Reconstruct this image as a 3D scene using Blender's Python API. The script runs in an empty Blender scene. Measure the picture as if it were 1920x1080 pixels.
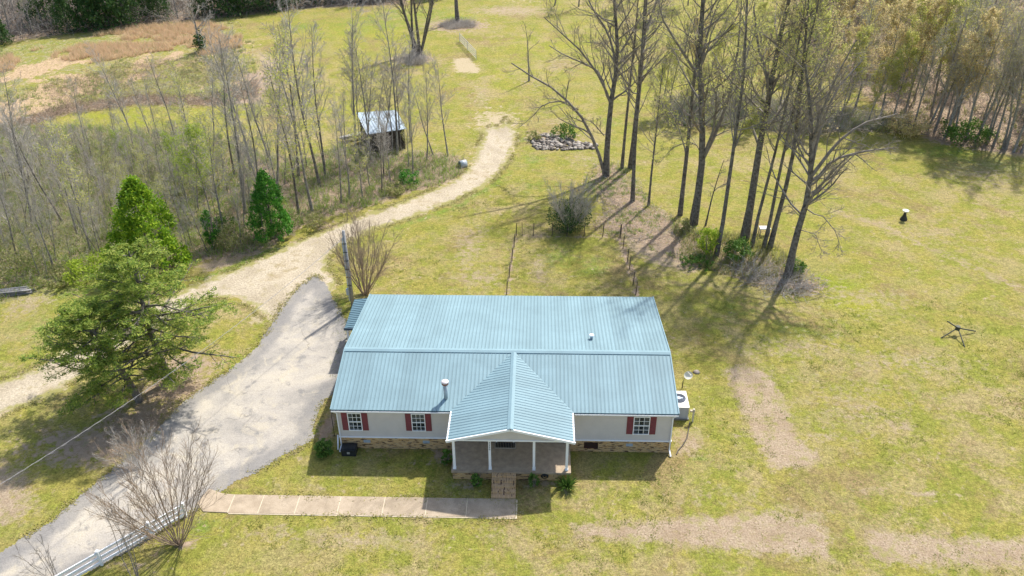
import bpy, math, random
import numpy as np
from mathutils import Matrix, Vector

# ------------------------------------------------------------------ camera
S = bpy.context.scene
FPX, PITCH, YAW, ROLL = 1597.87, 0.562287, -0.0347718, -0.0094877
CAM = np.array([1.82786, -37.39334, 34.87737])
Fw = np.array([math.sin(YAW)*math.cos(PITCH), math.cos(YAW)*math.cos(PITCH), -math.sin(PITCH)])
Rt0 = np.array([math.cos(YAW), -math.sin(YAW), 0.0]); Up0 = np.cross(Rt0, Fw)
Rt = Rt0*math.cos(ROLL)+Up0*math.sin(ROLL); Up = -Rt0*math.sin(ROLL)+Up0*math.cos(ROLL)
cd = bpy.data.cameras.new("camera"); cam = bpy.data.objects.new("camera", cd)
S.collection.objects.link(cam)
cd.sensor_width = 36; cd.lens = FPX/1920*36; cd.clip_end = 6000; cd.clip_start = .5
m = Matrix.Identity(4)
for i in range(3):
    m[i][0] = Rt[i]; m[i][1] = Up[i]; m[i][2] = -Fw[i]; m[i][3] = CAM[i]
cam.matrix_world = m
S.camera = cam
# ------------------------------------------------------------------ light
SUN_EL, SUN_AZ = math.radians(52.3), math.radians(32)
W = bpy.data.worlds.new("World"); S.world = W; W.use_nodes = True
nt = W.node_tree; bg = nt.nodes['Background']
sky = nt.nodes.new('ShaderNodeTexSky'); sky.sky_type = 'NISHITA'; sky.sun_disc = False
sky.sun_elevation = SUN_EL; sky.sun_rotation = SUN_AZ; sky.air_density = 1.0; sky.dust_density = 2.0
nt.links.new(sky.outputs[0], bg.inputs[0]); bg.inputs[1].default_value = 0.15
sd = bpy.data.lights.new("sun", 'SUN'); sd.energy = 4.0; sd.angle = math.radians(1.3); sd.color = (1, .965, .905)
so = bpy.data.objects.new("sun", sd); S.collection.objects.link(so)
sv = Vector((math.sin(SUN_AZ)*math.cos(SUN_EL), math.cos(SUN_AZ)*math.cos(SUN_EL), math.sin(SUN_EL)))
so.rotation_euler = sv.to_track_quat('Z', 'Y').to_euler(); so.location = sv*80
S.view_settings.view_transform = 'Standard'; S.view_settings.look = 'None'
S.view_settings.exposure = 0.66; S.view_settings.gamma = 1

# ------------------------------------------------------------------ helpers
rng = np.random.default_rng(7); random.seed(7)
def _ray(px, py): return Fw*FPX+Rt*(px-960)-Up*(py-540)
def G(px, py, z=0.0):
    d = _ray(px, py); return CAM+d*((z-CAM[2])/d[2])
def GY(px, py, y):
    d = _ray(px, py); return CAM+d*((y-CAM[1])/d[1])
def g2(pts): return [tuple(G(*p)[:2]) for p in pts]
def proj(x, y, z=0):
    d = np.array([x, y, z])-CAM; w = d@Fw
    return 960+FPX*(d@Rt)/w, 540-FPX*(d@Up)/w

def nd(t, kind, **kw):
    n = t.nodes.new(kind)
    for k, v in kw.items():
        if k.startswith('i_'):
            n.inputs[k[2:].replace('_', ' ')].default_value = v
        else: setattr(n, k, v)
    return n
def base_mat(name, rough=.8, spec=.3):
    mt = bpy.data.materials.new(name); mt.use_nodes = True; t = mt.node_tree
    b = t.nodes['Principled BSDF']; b.inputs['Roughness'].default_value = rough
    b.inputs['Specular IOR Level'].default_value = spec
    return mt, t, b
def noise(t, vec, scale, detail=4, rough=.6, dist=0):
    n = nd(t, 'ShaderNodeTexNoise'); n.inputs['Scale'].default_value = scale
    n.inputs['Detail'].default_value = detail; n.inputs['Roughness'].default_value = rough
    n.inputs['Distortion'].default_value = dist
    if vec is not None: t.links.new(vec, n.inputs['Vector'])
    return n.outputs['Fac']
def ramp(t, fac, stops):
    r = nd(t, 'ShaderNodeValToRGB'); e = r.color_ramp.elements
    while len(e) < len(stops): e.new(.5)
    for i, (p, c) in enumerate(stops):
        e[i].position = p; e[i].color = (c, c, c, 1) if isinstance(c, (int, float)) else (*c, 1)
    t.links.new(fac, r.inputs[0]); return r.outputs['Color']
def mth(t, op, a, b=None, clamp=False):
    n = nd(t, 'ShaderNodeMath', operation=op); n.use_clamp = clamp
    for i, v in enumerate((a, b)):
        if v is None: continue
        if isinstance(v, (int, float)): n.inputs[i].default_value = v
        else: t.links.new(v, n.inputs[i])
    return n.outputs[0]
def mix(t, fac, a, b, mode='MIX'):
    n = nd(t, 'ShaderNodeMix', data_type='RGBA', blend_type=mode)
    for idx, v in ((0, fac), (6, a), (7, b)):
        if isinstance(v, (int, float)): n.inputs[idx].default_value = v
        elif isinstance(v, tuple): n.inputs[idx].default_value = (*v, 1)
        else: t.links.new(v, n.inputs[idx])
    return n.outputs[2]
def bump(t, b, h, strength=.5, dist=.05):
    n = nd(t, 'ShaderNodeBump'); n.inputs['Strength'].default_value = strength
    n.inputs['Distance'].default_value = dist
    t.links.new(h, n.inputs['Height']); t.links.new(n.outputs[0], b.inputs['Normal'])
def objco(t): return nd(t, 'ShaderNodeTexCoord').outputs['Object']

def simple(name, c1, c2=None, scale=6, rough=.7, spec=.3, bmp=0, metal=0, lo=.35, hi=.65):
    mt, t, b = base_mat(name, rough, spec)
    co = objco(t); f = noise(t, co, scale)
    c2 = c2 or tuple(x*.8 for x in c1)
    col = ramp(t, f, [(lo, c1), (hi, c2)])
    t.links.new(col, b.inputs['Base Color']); b.inputs['Metallic'].default_value = metal
    if bmp: bump(t, b, f, bmp)
    return mt
def leafmat(name, cols, trans=.25, rough=.6):
    mt, t, b = base_mat(name, rough, .2)
    geo = nd(t, 'ShaderNodeNewGeometry')
    n = len(cols)
    col = ramp(t, geo.outputs['Random Per Island'], [(i/(n-1), c) for i, c in enumerate(cols)])
    t.links.new(col, b.inputs['Base Color'])
    tr = nd(t, 'ShaderNodeBsdfTranslucent'); t.links.new(col, tr.inputs[0])
    ms = nd(t, 'ShaderNodeMixShader'); ms.inputs[0].default_value = trans
    out = t.nodes['Material Output']
    t.links.new(b.outputs[0], ms.inputs[1]); t.links.new(tr.outputs[0], ms.inputs[2])
    t.links.new(ms.outputs[0], out.inputs[0])
    return mt

def link(o, parent=None):
    S.collection.objects.link(o)
    if parent is not None: o.parent = parent
    return o
def mesh_np(name, V, Fs, mat, parent=None, smooth=False, loc=None):
    """Fs: list of (M,k) int arrays"""
    me = bpy.data.meshes.new(name); V = np.asarray(V, np.float32)
    me.vertices.add(len(V)); me.vertices.foreach_set('co', V.ravel())
    loops = np.concatenate([f.ravel() for f in Fs]).astype(np.int32)
    cnt = np.concatenate([np.full(len(f), f.shape[1]) for f in Fs]).astype(np.int32)
    st = np.concatenate([[0], np.cumsum(cnt)[:-1]]).astype(np.int32)
    me.loops.add(len(loops)); me.loops.foreach_set('vertex_index', loops)
    me.polygons.add(len(cnt)); me.polygons.foreach_set('loop_start', st)
    if smooth: me.polygons.foreach_set('use_smooth', np.ones(len(cnt), bool))
    me.update(calc_edges=True); me.validate()
    me.materials.append(mat)
    o = bpy.data.objects.new(name, me); link(o, parent)
    if loc is not None: o.location = loc
    return o
class MB:
    def __init__(s): s.v = []; s.f = []
    def box(s, x0, x1, y0, y1, z0, z1):
        b = len(s.v)
        s.v += [(x, y, z) for z in (z0, z1) for y in (y0, y1) for x in (x0, x1)]
        for q in ((0, 2, 3, 1), (4, 5, 7, 6), (0, 1, 5, 4), (2, 6, 7, 3), (0, 4, 6, 2), (1, 3, 7, 5)):
            s.f.append(tuple(b+i for i in q))
        return s
    def poly(s, pts):
        b = len(s.v); s.v += [tuple(p) for p in pts]; s.f.append(tuple(range(b, b+len(pts)))); return s
    def prism(s, pts, off):
        """polygon extruded by vector off"""
        n = len(pts); b = len(s.v)
        s.v += [tuple(p) for p in pts]+[tuple(np.add(p, off)) for p in pts]
        s.f.append(tuple(range(b, b+n))[::-1]); s.f.append(tuple(range(b+n, b+2*n)))
        for i in range(n):
            j = (i+1) % n; s.f.append((b+i, b+j, b+n+j, b+n+i))
        return s
    def tube(s, pts, r, k=8, cap=True):
        pts = [np.array(p, float) for p in pts]; n = len(pts)
        rs = r if hasattr(r, '__len__') else [r]*n; b = len(s.v)
        for i, p in enumerate(pts):
            d = pts[min(i+1, n-1)]-pts[max(i-1, 0)]; d /= np.linalg.norm(d)+1e-9
            a = np.array([0, 0, 1.]) if abs(d[2]) < .9 else np.array([1., 0, 0])
            u = np.cross(d, a); u /= np.linalg.norm(u); w = np.cross(d, u)
            for j in range(k):
                t = 2*math.pi*j/k; s.v.append(tuple(p+rs[i]*(math.cos(t)*u+math.sin(t)*w)))
        for i in range(n-1):
            for j in range(k):
                a0 = b+i*k+j; a1 = b+i*k+(j+1) % k
                s.f.append((a0, a1, a1+k, a0+k))
        if cap:
            s.f.append(tuple(range(b, b+k))[::-1]); s.f.append(tuple(range(b+(n-1)*k, b+n*k)))
        return s
    def bar(s, a, b_, w, h):
        a = np.array(a, float); b_ = np.array(b_, float); d = b_-a; d /= np.linalg.norm(d)
        up = np.array([0, 0, 1.]) if abs(d[2]) < .95 else np.array([0, 1., 0])
        u = np.cross(d, up); u /= np.linalg.norm(u); v = np.cross(u, d)
        c = [a-u*w/2-v*h/2, a+u*w/2-v*h/2, a+u*w/2+v*h/2, a-u*w/2+v*h/2]
        return s.prism(c, b_-a)
    def build(s, name, mat, parent=None, smooth=False, loc=None):
        me = bpy.data.meshes.new(name); me.from_pydata([tuple(map(float, v)) for v in s.v], [], s.f)
        me.materials.append(mat); me.update()
        if smooth: me.polygons.foreach_set('use_smooth', [True]*len(me.polygons))
        o = bpy.data.objects.new(name, me); link(o, parent)
        if loc is not None: o.location = loc
        return o
def tag(o, label=None, cat=None, group=None, kind=None):
    if label: o['label'] = label
    if cat: o['category'] = cat
    if group: o['group'] = group
    if kind: o['kind'] = kind
    return o
def thing(name, label, cat, loc=(0, 0, 0), rz=0, group=None):
    o = bpy.data.objects.new(name, None); link(o); o.empty_display_size = .3
    o.location = loc; o.rotation_euler = (0, 0, rz)
    return tag(o, label, cat, group)
def copy_tree(o, parent=None):
    c = o.copy(); S.collection.objects.link(c)
    if parent is not None: c.parent = parent
    for ch in list(o.children): copy_tree(ch, c)
    return c

# ---- vectorised tubes / leaves
def tubes(P, R, sides):
    N, K, _ = P.shape
    T = P[:, -1]-P[:, 0]; T /= np.linalg.norm(T, axis=1, keepdims=True)+1e-9
    A = np.where(np.abs(T[:, 2:3]) < .9, np.array([[0, 0, 1.]]), np.array([[1., 0, 0]]))
    U = np.cross(T, A); U /= np.linalg.norm(U, axis=1, keepdims=True)+1e-9; Wv = np.cross(T, U)
    ang = np.arange(sides)*2*math.pi/sides
    ring = np.cos(ang)[None, :, None]*U[:, None]+np.sin(ang)[None, :, None]*Wv[:, None]
    V = P[:, :, None]+R[:, :, None, None]*ring[:, None]
    idx = np.arange(N*K*sides).reshape(N, K, sides)
    a = idx[:, :-1]; b = np.roll(a, -1, 2); d = idx[:, 1:]; c = np.roll(d, -1, 2)
    return V.reshape(-1, 3), np.stack([a, b, c, d], -1).reshape(-1, 4)
class NB:
    def __init__(s): s.V = []; s.F = []; s.n = 0
    def add(s, V, F): s.V.append(V); s.F.append(F+s.n); s.n += len(V)
    def build(s, name, mat, parent=None, smooth=False, loc=None):
        fs = {}
        for f in s.F: fs.setdefault(f.shape[1], []).append(f)
        return mesh_np(name, np.concatenate(s.V), [np.concatenate(v) for v in fs.values()], mat, parent, smooth, loc)
def norm(a): return a/(np.linalg.norm(a, axis=-1, keepdims=True)+1e-9)
def grow(start, dirs, L, K, wander, up, r):
    N = len(start); P = np.zeros((N, K, 3)); P[:, 0] = start; d = norm(dirs)
    for k in range(1, K):
        d = norm(d+r.normal(size=(N, 3))*wander+np.array([0, 0, up]))
        P[:, k] = P[:, k-1]+d*(L/(K-1))[:, None]
    return P
def spawn(P, R, n, t0, t1, ang, ratio, K, wander, up, r, rr=.55, taper=.25, Lref=None):
    N, Kp, _ = P.shape; M = N*n
    pi = np.repeat(np.arange(N), n)
    t = (t0+(t1-t0)*(np.tile(np.arange(n), N)+r.random(M))/n)*(Kp-1)*.999
    i = np.minimum(t.astype(int), Kp-2); f = (t-i)[:, None]
    st = P[pi, i]*(1-f)+P[pi, i+1]*f; T = norm(P[pi, i+1]-P[pi, i])
    rad = R[pi, i]*(1-f[:, 0])+R[pi, i+1]*f[:, 0]
    q = norm(np.cross(T, r.normal(size=(M, 3))))
    a = np.radians(ang)*(.7+.6*r.random(M))[:, None]
    d = np.cos(a)*T+np.sin(a)*q
    Lp = np.linalg.norm(P[:, -1]-P[:, 0], axis=1)[pi] if Lref is None else Lref
    L = Lp*ratio*(1.1-.65*t/(Kp-1))*(.6+.8*r.random(M))
    C = grow(st, d, L, K, wander, up, r)
    r0 = rad*rr*(.7+.4*r.random(M))
    Rc = r0[:, None]*np.linspace(1, taper, K)[None]
    return C, Rc
def tri_leaves(C, size, r, droop=0.0, aspect=.6, flat=1.0):
    N = len(C); a = norm(r.normal(size=(N, 3))*np.array([1, 1, flat])+np.array([0, 0, droop])); b = norm(np.cross(a, r.normal(size=(N, 3))*np.array([flat, flat, 1])))
    s = (size*(.6+.8*r.random(N)))[:, None]
    V = np.stack([C-a*s*.5, C+b*s*aspect*.5, C+a*s*.5, C-b*s*aspect*.5], 1)
    return V.reshape(-1, 3), np.arange(N*4).reshape(N, 4)
def scatter_poly(poly, n, r):
    P = np.array(poly); lo = P.min(0); hi = P.max(0); out = np.zeros((0, 2))
    while len(out) < n:
        q = lo+(hi-lo)*r.random((n*3+10, 2)); out = np.concatenate([out, q[sdf(q[:, 0], q[:, 1], poly) < 0]])
    return out[:n]
def sdf(X, Y, poly):
    d = np.full(X.shape, 1e9); ins = np.zeros(X.shape, bool); n = len(poly)
    for i in range(n):
        x0, y0 = poly[i]; x1, y1 = poly[(i+1) % n]; ex, ey = x1-x0, y1-y0
        t = np.clip(((X-x0)*ex+(Y-y0)*ey)/(ex*ex+ey*ey+1e-9), 0, 1)
        d = np.minimum(d, np.hypot(X-x0-t*ex, Y-y0-t*ey))
        c = (y0 > Y) != (y1 > Y)
        ins ^= c & (X < (x1-x0)*(Y-y0)/((y1-y0) if y1 != y0 else 1e-9)+x0)
    return np.where(ins, -d, d)
def dline(X, Y, pts):
    d = np.full(X.shape, 1e9)
    for (x0, y0), (x1, y1) in zip(pts[:-1], pts[1:]):
        ex, ey = x1-x0, y1-y0
        t = np.clip(((X-x0)*ex+(Y-y0)*ey)/(ex*ex+ey*ey+1e-9), 0, 1)
        d = np.minimum(d, np.hypot(X-x0-t*ex, Y-y0-t*ey))
    return d
def vnoise(X, Y, scale, seed=0):
    r = np.random.default_rng(seed); T = r.random((256, 256))
    x = X/scale+1000; y = Y/scale+1000; xi = np.floor(x).astype(int); yi = np.floor(y).astype(int)
    fx = x-xi; fy = y-yi; fx = fx*fx*(3-2*fx); fy = fy*fy*(3-2*fy)
    g = lambda a, b: T[a % 256, b % 256]
    return (g(xi, yi)*(1-fx)+g(xi+1, yi)*fx)*(1-fy)+(g(xi, yi+1)*(1-fx)+g(xi+1, yi+1)*fx)*fy

# ------------------------------------------------------------------ outlines traced on the ground
DRIVE = g2([(-60, 1075), (0, 1035), (95, 975), (165, 915), (205, 885), (245, 850), (280, 822), (305, 790), (350, 745), (420, 700),
            (480, 650), (505, 612), (528, 572), (560, 537), (593, 514), (612, 532), (628, 560), (645, 590), (658, 612),
            (660, 660), (650, 720), (610, 752), (592, 790), (588, 826), (560, 842), (520, 865), (470, 892), (440, 905),
            (400, 935), (385, 950), (345, 970), (300, 1000), (235, 1040), (140, 1085), (100, 1110), (-60, 1130)])
TRACK = g2([(905, 252), (898, 236), (915, 240), (922, 222), (934, 238), (948, 218), (960, 236), (974, 248), (968, 275), (955, 305), (930, 335), (905, 352), (860, 375), (800, 400), (755, 416), (700, 432),
            (650, 458), (622, 478), (618, 505), (640, 530), (600, 560), (540, 610), (500, 606), (470, 578), (440, 562), (400, 560), (340, 590), (250, 650), (170, 700),
            (90, 745), (40, 765), (0, 785), (-70, 815), (-70, 745), (0, 712), (60, 690), (110, 655), (200, 610), (280, 570),
            (370, 530), (440, 503), (500, 477), (560, 450), (620, 426), (660, 409), (710, 393), (760, 374), (800, 359), (845, 339),
            (868, 322), (885, 300), (893, 275)])
LITTER_L = g2([(-250, 300), (0, 240), (130, 235), (250, 245), (400, 250), (480, 285), (560, 300), (640, 275), (700, 290), (800, 285), (870, 295),
               (872, 325), (830, 345), (760, 362), (700, 385), (640, 398), (580, 415), (540, 440), (470, 480), (370, 490), (260, 520), (120, 530), (0, 565), (-250, 640)])
LITTER_R = g2([(1090, 345), (1115, 308), (1165, 306), (1195, 340), (1225, 385), (1262, 402), (1300, 425), (1330, 450), (1390, 470), (1450, 478), (1500, 500), (1550, 530), (1545, 550),
               (1490, 562), (1400, 535), (1300, 490), (1240, 478), (1180, 450), (1120, 440), (1110, 425), (1130, 390)])
WOODS_R = g2([(1690, 236), (1760, 268), (1850, 284), (1920, 292), (2250, 330), (2250, -60), (1500, -60), (1480, 60), (1560, 130), (1640, 190)])
BAND = g2([(1230, 195), (1330, 180), (1450, 190), (1560, 210), (1690, 225), (1720, 250), (1620, 245), (1500, 250), (1380, 240), (1260, 235)])
WOODS_L = g2([(-300, 95), (0, 82), (70, 70), (150, 60), (280, 46), (420, 32), (560, 16), (760, 8), (760, -70), (-300, -70)])
SEDGE = g2([(-200, 140), (0, 110), (120, 80), (260, 50), (390, 42), (450, 60), (455, 90), (380, 105), (290, 100), (180, 118), (60, 130), (0, 150), (-200, 180)])
FIELD = g2([(-300, 150), (0, 85), (200, 60), (440, 35), (470, 70), (490, 110), (480, 150), (470, 190), (380, 190), (260, 185), (120, 205), (30, 235), (-300, 330)])

# ------------------------------------------------------------------ ground
def axis(lo, hi, st, far):
    a = np.arange(lo, hi+1e-6, st); ext = []; s = st; x = hi
    while x < far: s *= 1.35; x += s; ext.append(x)
    ext2 = []; s = st; x = lo
    while x > -far: s *= 1.35; x -= s; ext2.append(x)
    return np.array(ext2[::-1]+list(a)+ext)
gx_ = axis(-100, 92, .36, 3000); gy_ = axis(-16, 126, .36, 3000)
X, Y = np.meshgrid(gx_, gy_)
def soft(d, s): return np.clip(.5-d/(2*s), 0, 1)
z0 = np.zeros_like(X)
bare, lush, litter, sand, sedge, moss, dark = (z0.copy() for _ in range(7))
def addp(arr, pts, s=1.0, w=1.0): arr[:] = np.maximum(arr, w*soft(sdf(X, Y, g2(pts)), s))
def addl(arr, pts, width, s=.6, w=1.0): arr[:] = np.maximum(arr, w*soft(dline(X, Y, g2(pts))-width, s))
def addb(arr, px, py, rx, ry, w=1.0):
    c = G(px, py); arr[:] = np.maximum(arr, w*np.exp(-(((X-c[0])/rx)**2+((Y-c[1])/ry)**2)))
# bare, straw-coloured strips
addp(bare, [(1358, 695), (1390, 682), (1448, 700), (1478, 770), (1505, 830), (1545, 858), (1520, 878), (1450, 882), (1408, 820), (1382, 755)], .5)
addp(bare, [(1070, 985), (1200, 975), (1440, 960), (1545, 985), (1562, 1020), (1562, 1052), (1440, 1042), (1250, 1020), (1080, 1010)], .55)
addp(bare, [(1620, 985), (1700, 1000), (1920, 1010), (2000, 1030), (2000, 1075), (1920, 1066), (1700, 1060), (1630, 1045)], .55, .95)
addp(bare, [(1440, 950), (1560, 955), (1540, 985), (1450, 985)], .8, .75)
addp(bare, [(480, 95), (520, 110), (535, 150), (520, 175), (498, 150), (478, 110)], 1.5)
addl(bare, [(1560, 395), (1650, 420), (1720, 455), (1800, 490), (1920, 545)], .35, .8, .85)
addl(bare, [(1640, 630), (1740, 680), (1830, 720), (1930, 770)], .25, .8, .62)
addl(bare, [(1480, 540), (1600, 640)], .1, 1.2, .5)
addp(bare, [(1170, 440), (1215, 435), (1280, 470), (1330, 500), (1300, 515), (1240, 500), (1190, 480), (1175, 460)], .7, 1)
addp(bare, [(-40, 870), (0, 850), (60, 890), (60, 960), (10, 985), (-60, 990)], 1.2, .95)
addp(bare, [(365, 500), (420, 478), (455, 480), (440, 497), (390, 512)], .6, .95)
addp(bare, [(0, 560), (60, 545), (150, 540), (60, 590), (0, 605)], 1.0, .6)
addl(litter, [(968, 440), (958, 500), (950, 552)], .14, .3, .9)
addl(litter, [(968, 442), (1160, 444)], .14, .3, .9)
addl(litter, [(1160, 444), (1182, 500), (1195, 552)], .25, .35, .9)
for bx, by, rx, ry, w in [(1290, 830, 1.2, 1.5, .8), (1260, 640, 1.6, 2, .45), (880, 460, 1.6, 6, .6), (1010, 505, .8, 3, .65), (1100, 300, 3, 2, .5), (1430, 660, 3, 1.5, .5),
                    (900, 520, 3, 2, .6), (1600, 760, 5, 4, .45), (1700, 680, 6, 2, .5), (1500, 650, 5, 2, .5), (1740, 440, 5, 2, .4), (680, 1010, 4, .9, .6),
                    (1350, 930, 4, 1, .4), (720, 850, 1, .8, .4), (1000, 1000, 6, .7, .35), (1620, 560, 5, 3, .5), (1850, 330, 6, 5, .5), (1560, 320, 3, 4, .45),
                    (530, 1000, 4, .8, .5), (620, 915, 4, .4, .4), (1640, 920, 1, .4, .8), (1740, 925, 1.3, .3, .8), (1690, 800, 1.2, 1, .6), (1550, 820, 3, .5, .6), (960, 20, 8, 4, .8),
                    (900, 180, 2, 8, .5), (1050, 120, 4, 6, .5), (1060, 230, 4, 2, .45), (835, 860, .8, .7, .5), (640, 700, .8, 2, 0), (700, 250, 8, 4, .3), (560, 110, 4, 8, .3)]:
    addb(bare, bx, by, rx, ry, w)
# lush green
addp(lush, [(480, 470), (560, 455), (570, 470), (450, 510), (380, 535), (370, 525), (430, 495)], .5, .9)
addl(lush, [(745, 425), (800, 408), (860, 385), (920, 350), (960, 318)], .45, .6, .9)
addl(lush, [(480, 497), (540, 473), (600, 448)], .3, .5, .8)
addp(lush, [(560, 1000), (600, 1000), (600, 1001)], .3, 0)
addp(lush, [(630, 545), (648, 570), (640, 605), (625, 580)], .4, 1)
addl(lush, [(500, 625), (470, 680), (400, 735), (360, 755)], .5, .7, .6)
addp(lush, [(592, 792), (618, 775), (612, 810), (590, 815)], .3, .9)
addp(lush, [(700, 20), (760, 10), (860, 15), (860, 50), (690, 60), (600, 50)], 2, .6)
for bx, by, rx, ry, w in [(60, 125, 6, 4, 1), (260, 112, 6, 3, .6), (345, 106, 5, 2, 1), (380, 108, 4, 2, .9), (120, 545, 3, 2, .9), (60, 610, 2, 1.6, .8), (20, 570, 2, 1, .6), (40, 640, 2, 1, .5),
                    (1050, 480, 2, 3, .75), (1110, 500, 2, 2.5, .8), (1000, 300, 1.6, 2, .9), (985, 262, 1.5, 1.2, 1), (385, 985, 1.0, .8, .9), (420, 950, 0, .1, 0), (1850, 310, 7, 3, .8), (1780, 285, 5, 2, .9),
                    (1010, 350, 3, 2, .7), (1310, 860, .8, .35, 1), (1290, 830, .8, .4, .6), (1400, 580, 4, 2, .6), (1330, 600, 3, 3, .45), (1500, 620, 5, 2.5, .6), (1720, 738, .7, .4, .7), (1600, 750, .5, .4, .6),
                    (1530, 700, 3, 2, .35), (1150, 230, 3, 2, .7), (650, 60, 6, 4, .6), (560, 50, 5, 4, .8), (330, 190, 8, 2, .5), (500, 195, 5, 3, .4), (1560, 240, 8, 3, .8), (1350, 250, 5, 2, .5), (860, 35, 4, 3, .9),
                    (120, 190, 9, 3, .5), (700, 860, 3, .5, .3), (860, 910, 1, .6, .6), (995, 935, 1, .8, .3), (100, 990, 2, 1, .4), (1150, 100, 6, 8, .4)]:
    addb(lush, bx, by, max(rx, .1), ry, w*.85)
# bright yellow-green moss
for bx, by, rx, ry, w in [(1575, 535, 3.0, 1.1, 1), (1600, 570, 3.2, 1.6, .9), (1545, 520, 1.2, .7, .9), (720, 1000, 3, .5, .5), (1290, 800, .8, 1.2, .4), (1420, 540, 3, 1.5, .4), (860, 30, 8, 3, .6), (700, 60, 12, 6, .6),
                    (1020, 90, 8, 8, .5), (960, 140, 6, 8, .5), (200, 215, 10, 2, .7), (280, 230, 12, 2, .7), (100, 222, 8, 2, .6), (800, 200, 6, 5, .4), (650, 200, 6, 4, .5), (430, 205, 6, 4, .6), (1320, 140, 12, 14, .5),
                    (1600, 1010, .5, .8, .8), (1590, 970, 1.5, .5, .4), (1560, 870, 4, .5, .4), (1760, 640, 1.0, .8, .8), (500, 860, 2, .6, .2), (1360, 300, 6, 6, .3), (1620, 330, 5, 4, .3), (60, 900, 2, .8, .4), (560, 750, 0.1, .1, 0)]:
    addb(moss, bx, by, rx, ry, w)
for poly, s, w in ((LITTER_L, 1.2, 1), (LITTER_R, 1.6, .66), (WOODS_R, 1.5, 1), (BAND, 1.0, .9), (WOODS_L, 2, 1)):
    litter[:] = np.maximum(litter, w*soft(sdf(X, Y, poly), s))
gl_ = soft(sdf(X, Y, g2([(-300, 300), (0, 240), (250, 240), (440, 250), (470, 330), (420, 440), (250, 540), (-300, 640)])), 4); litter[:] = litter*(1-.6*gl_); lush[:] = np.maximum(lush, .8*gl_); dark[:] = np.maximum(dark, .35*gl_)
addb(litter, 270, 790, 3.5, 2.2, .8); addb(litter, 340, 690, 3, 2, .8); addb(litter, 190, 835, 6, 2.2, .75); addb(litter, 330, 730, 3, 1.5, .8); addb(litter, 640, 425, 3, 1.2, .7); addb(litter, 560, 455, 2, 1, .5)
addb(litter, 612, 805, .5, 2.2, .9); addb(litter, 560, 858, 1.5, .5, .3)
addb(litter, 858, 48, 6, 4, .8); addb(litter, 775, 110, 4, 3, .7); addb(litter, 830, 850, 1, 1.2, .6); addb(litter, 880, 905, 1.3, .8, .5)
addb(litter, 1040, 260, 4, 2.5, .7); addb(litter, 990, 155, 3, 3, .4); addb(litter, 700, 845, 1.8, .5, .2); addb(litter, 1015, 905, 1.0, .6, .5)
addb(litter, 340, 1020, 1.2, .5, .6); addb(litter, 220, 1060, 4, .6, .4); addb(litter, 300, 640, 3, 2, .0)
sedge[:] = np.maximum(sedge, soft(sdf(X, Y, SEDGE), 3.5)*np.clip((.6*vnoise(X, Y, 6, 3)+.4*vnoise(X, Y, 1.8, 4)-.36)*5, .15, 1))
sedge[:] = np.maximum(sedge, .75*soft(sdf(X, Y, FIELD), 2)*np.clip((.6*vnoise(X, Y, 7, 13)+.4*vnoise(X, Y, 2, 14)-.42)*5, 0, 1))
addl(litter, [(30, 235), (120, 205), (260, 187), (380, 190), (470, 185), (480, 140)], 1.6, 1.5, .9)
dark[:] = .42*soft(sdf(X, Y, FIELD), 2); lush[:] = np.maximum(lush, .62*soft(sdf(X, Y, FIELD), 2)*np.clip((vnoise(X, Y, 9, 23)-.35)*3, 0, 1))
# sandy wash beside the tracks
sand[:] = np.maximum(sand, soft(sdf(X, Y, TRACK)+.1, .75))
addp(sand, [(848, 110), (880, 108), (900, 130), (895, 137), (855, 136)], .6, 1)
addb(sand, 930, 228, 3, 4.5, .85); addl(sand, [(925, 250), (905, 190), (890, 150)], .7, 1.5, .45); addb(sand, 980, 1, 6, 4, .4)
addl(sand, [(548, 545), (515, 580), (480, 600)], .4, .8, .9)
nv = X.size
V = np.stack([X, Y, z0], -1).reshape(-1, 3)
ny, nx = X.shape; idx = np.arange(nv).reshape(ny, nx)
Fq = np.stack([idx[:-1, :-1], idx[:-1, 1:], idx[1:, 1:], idx[1:, :-1]], -1).reshape(-1, 4)

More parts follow.
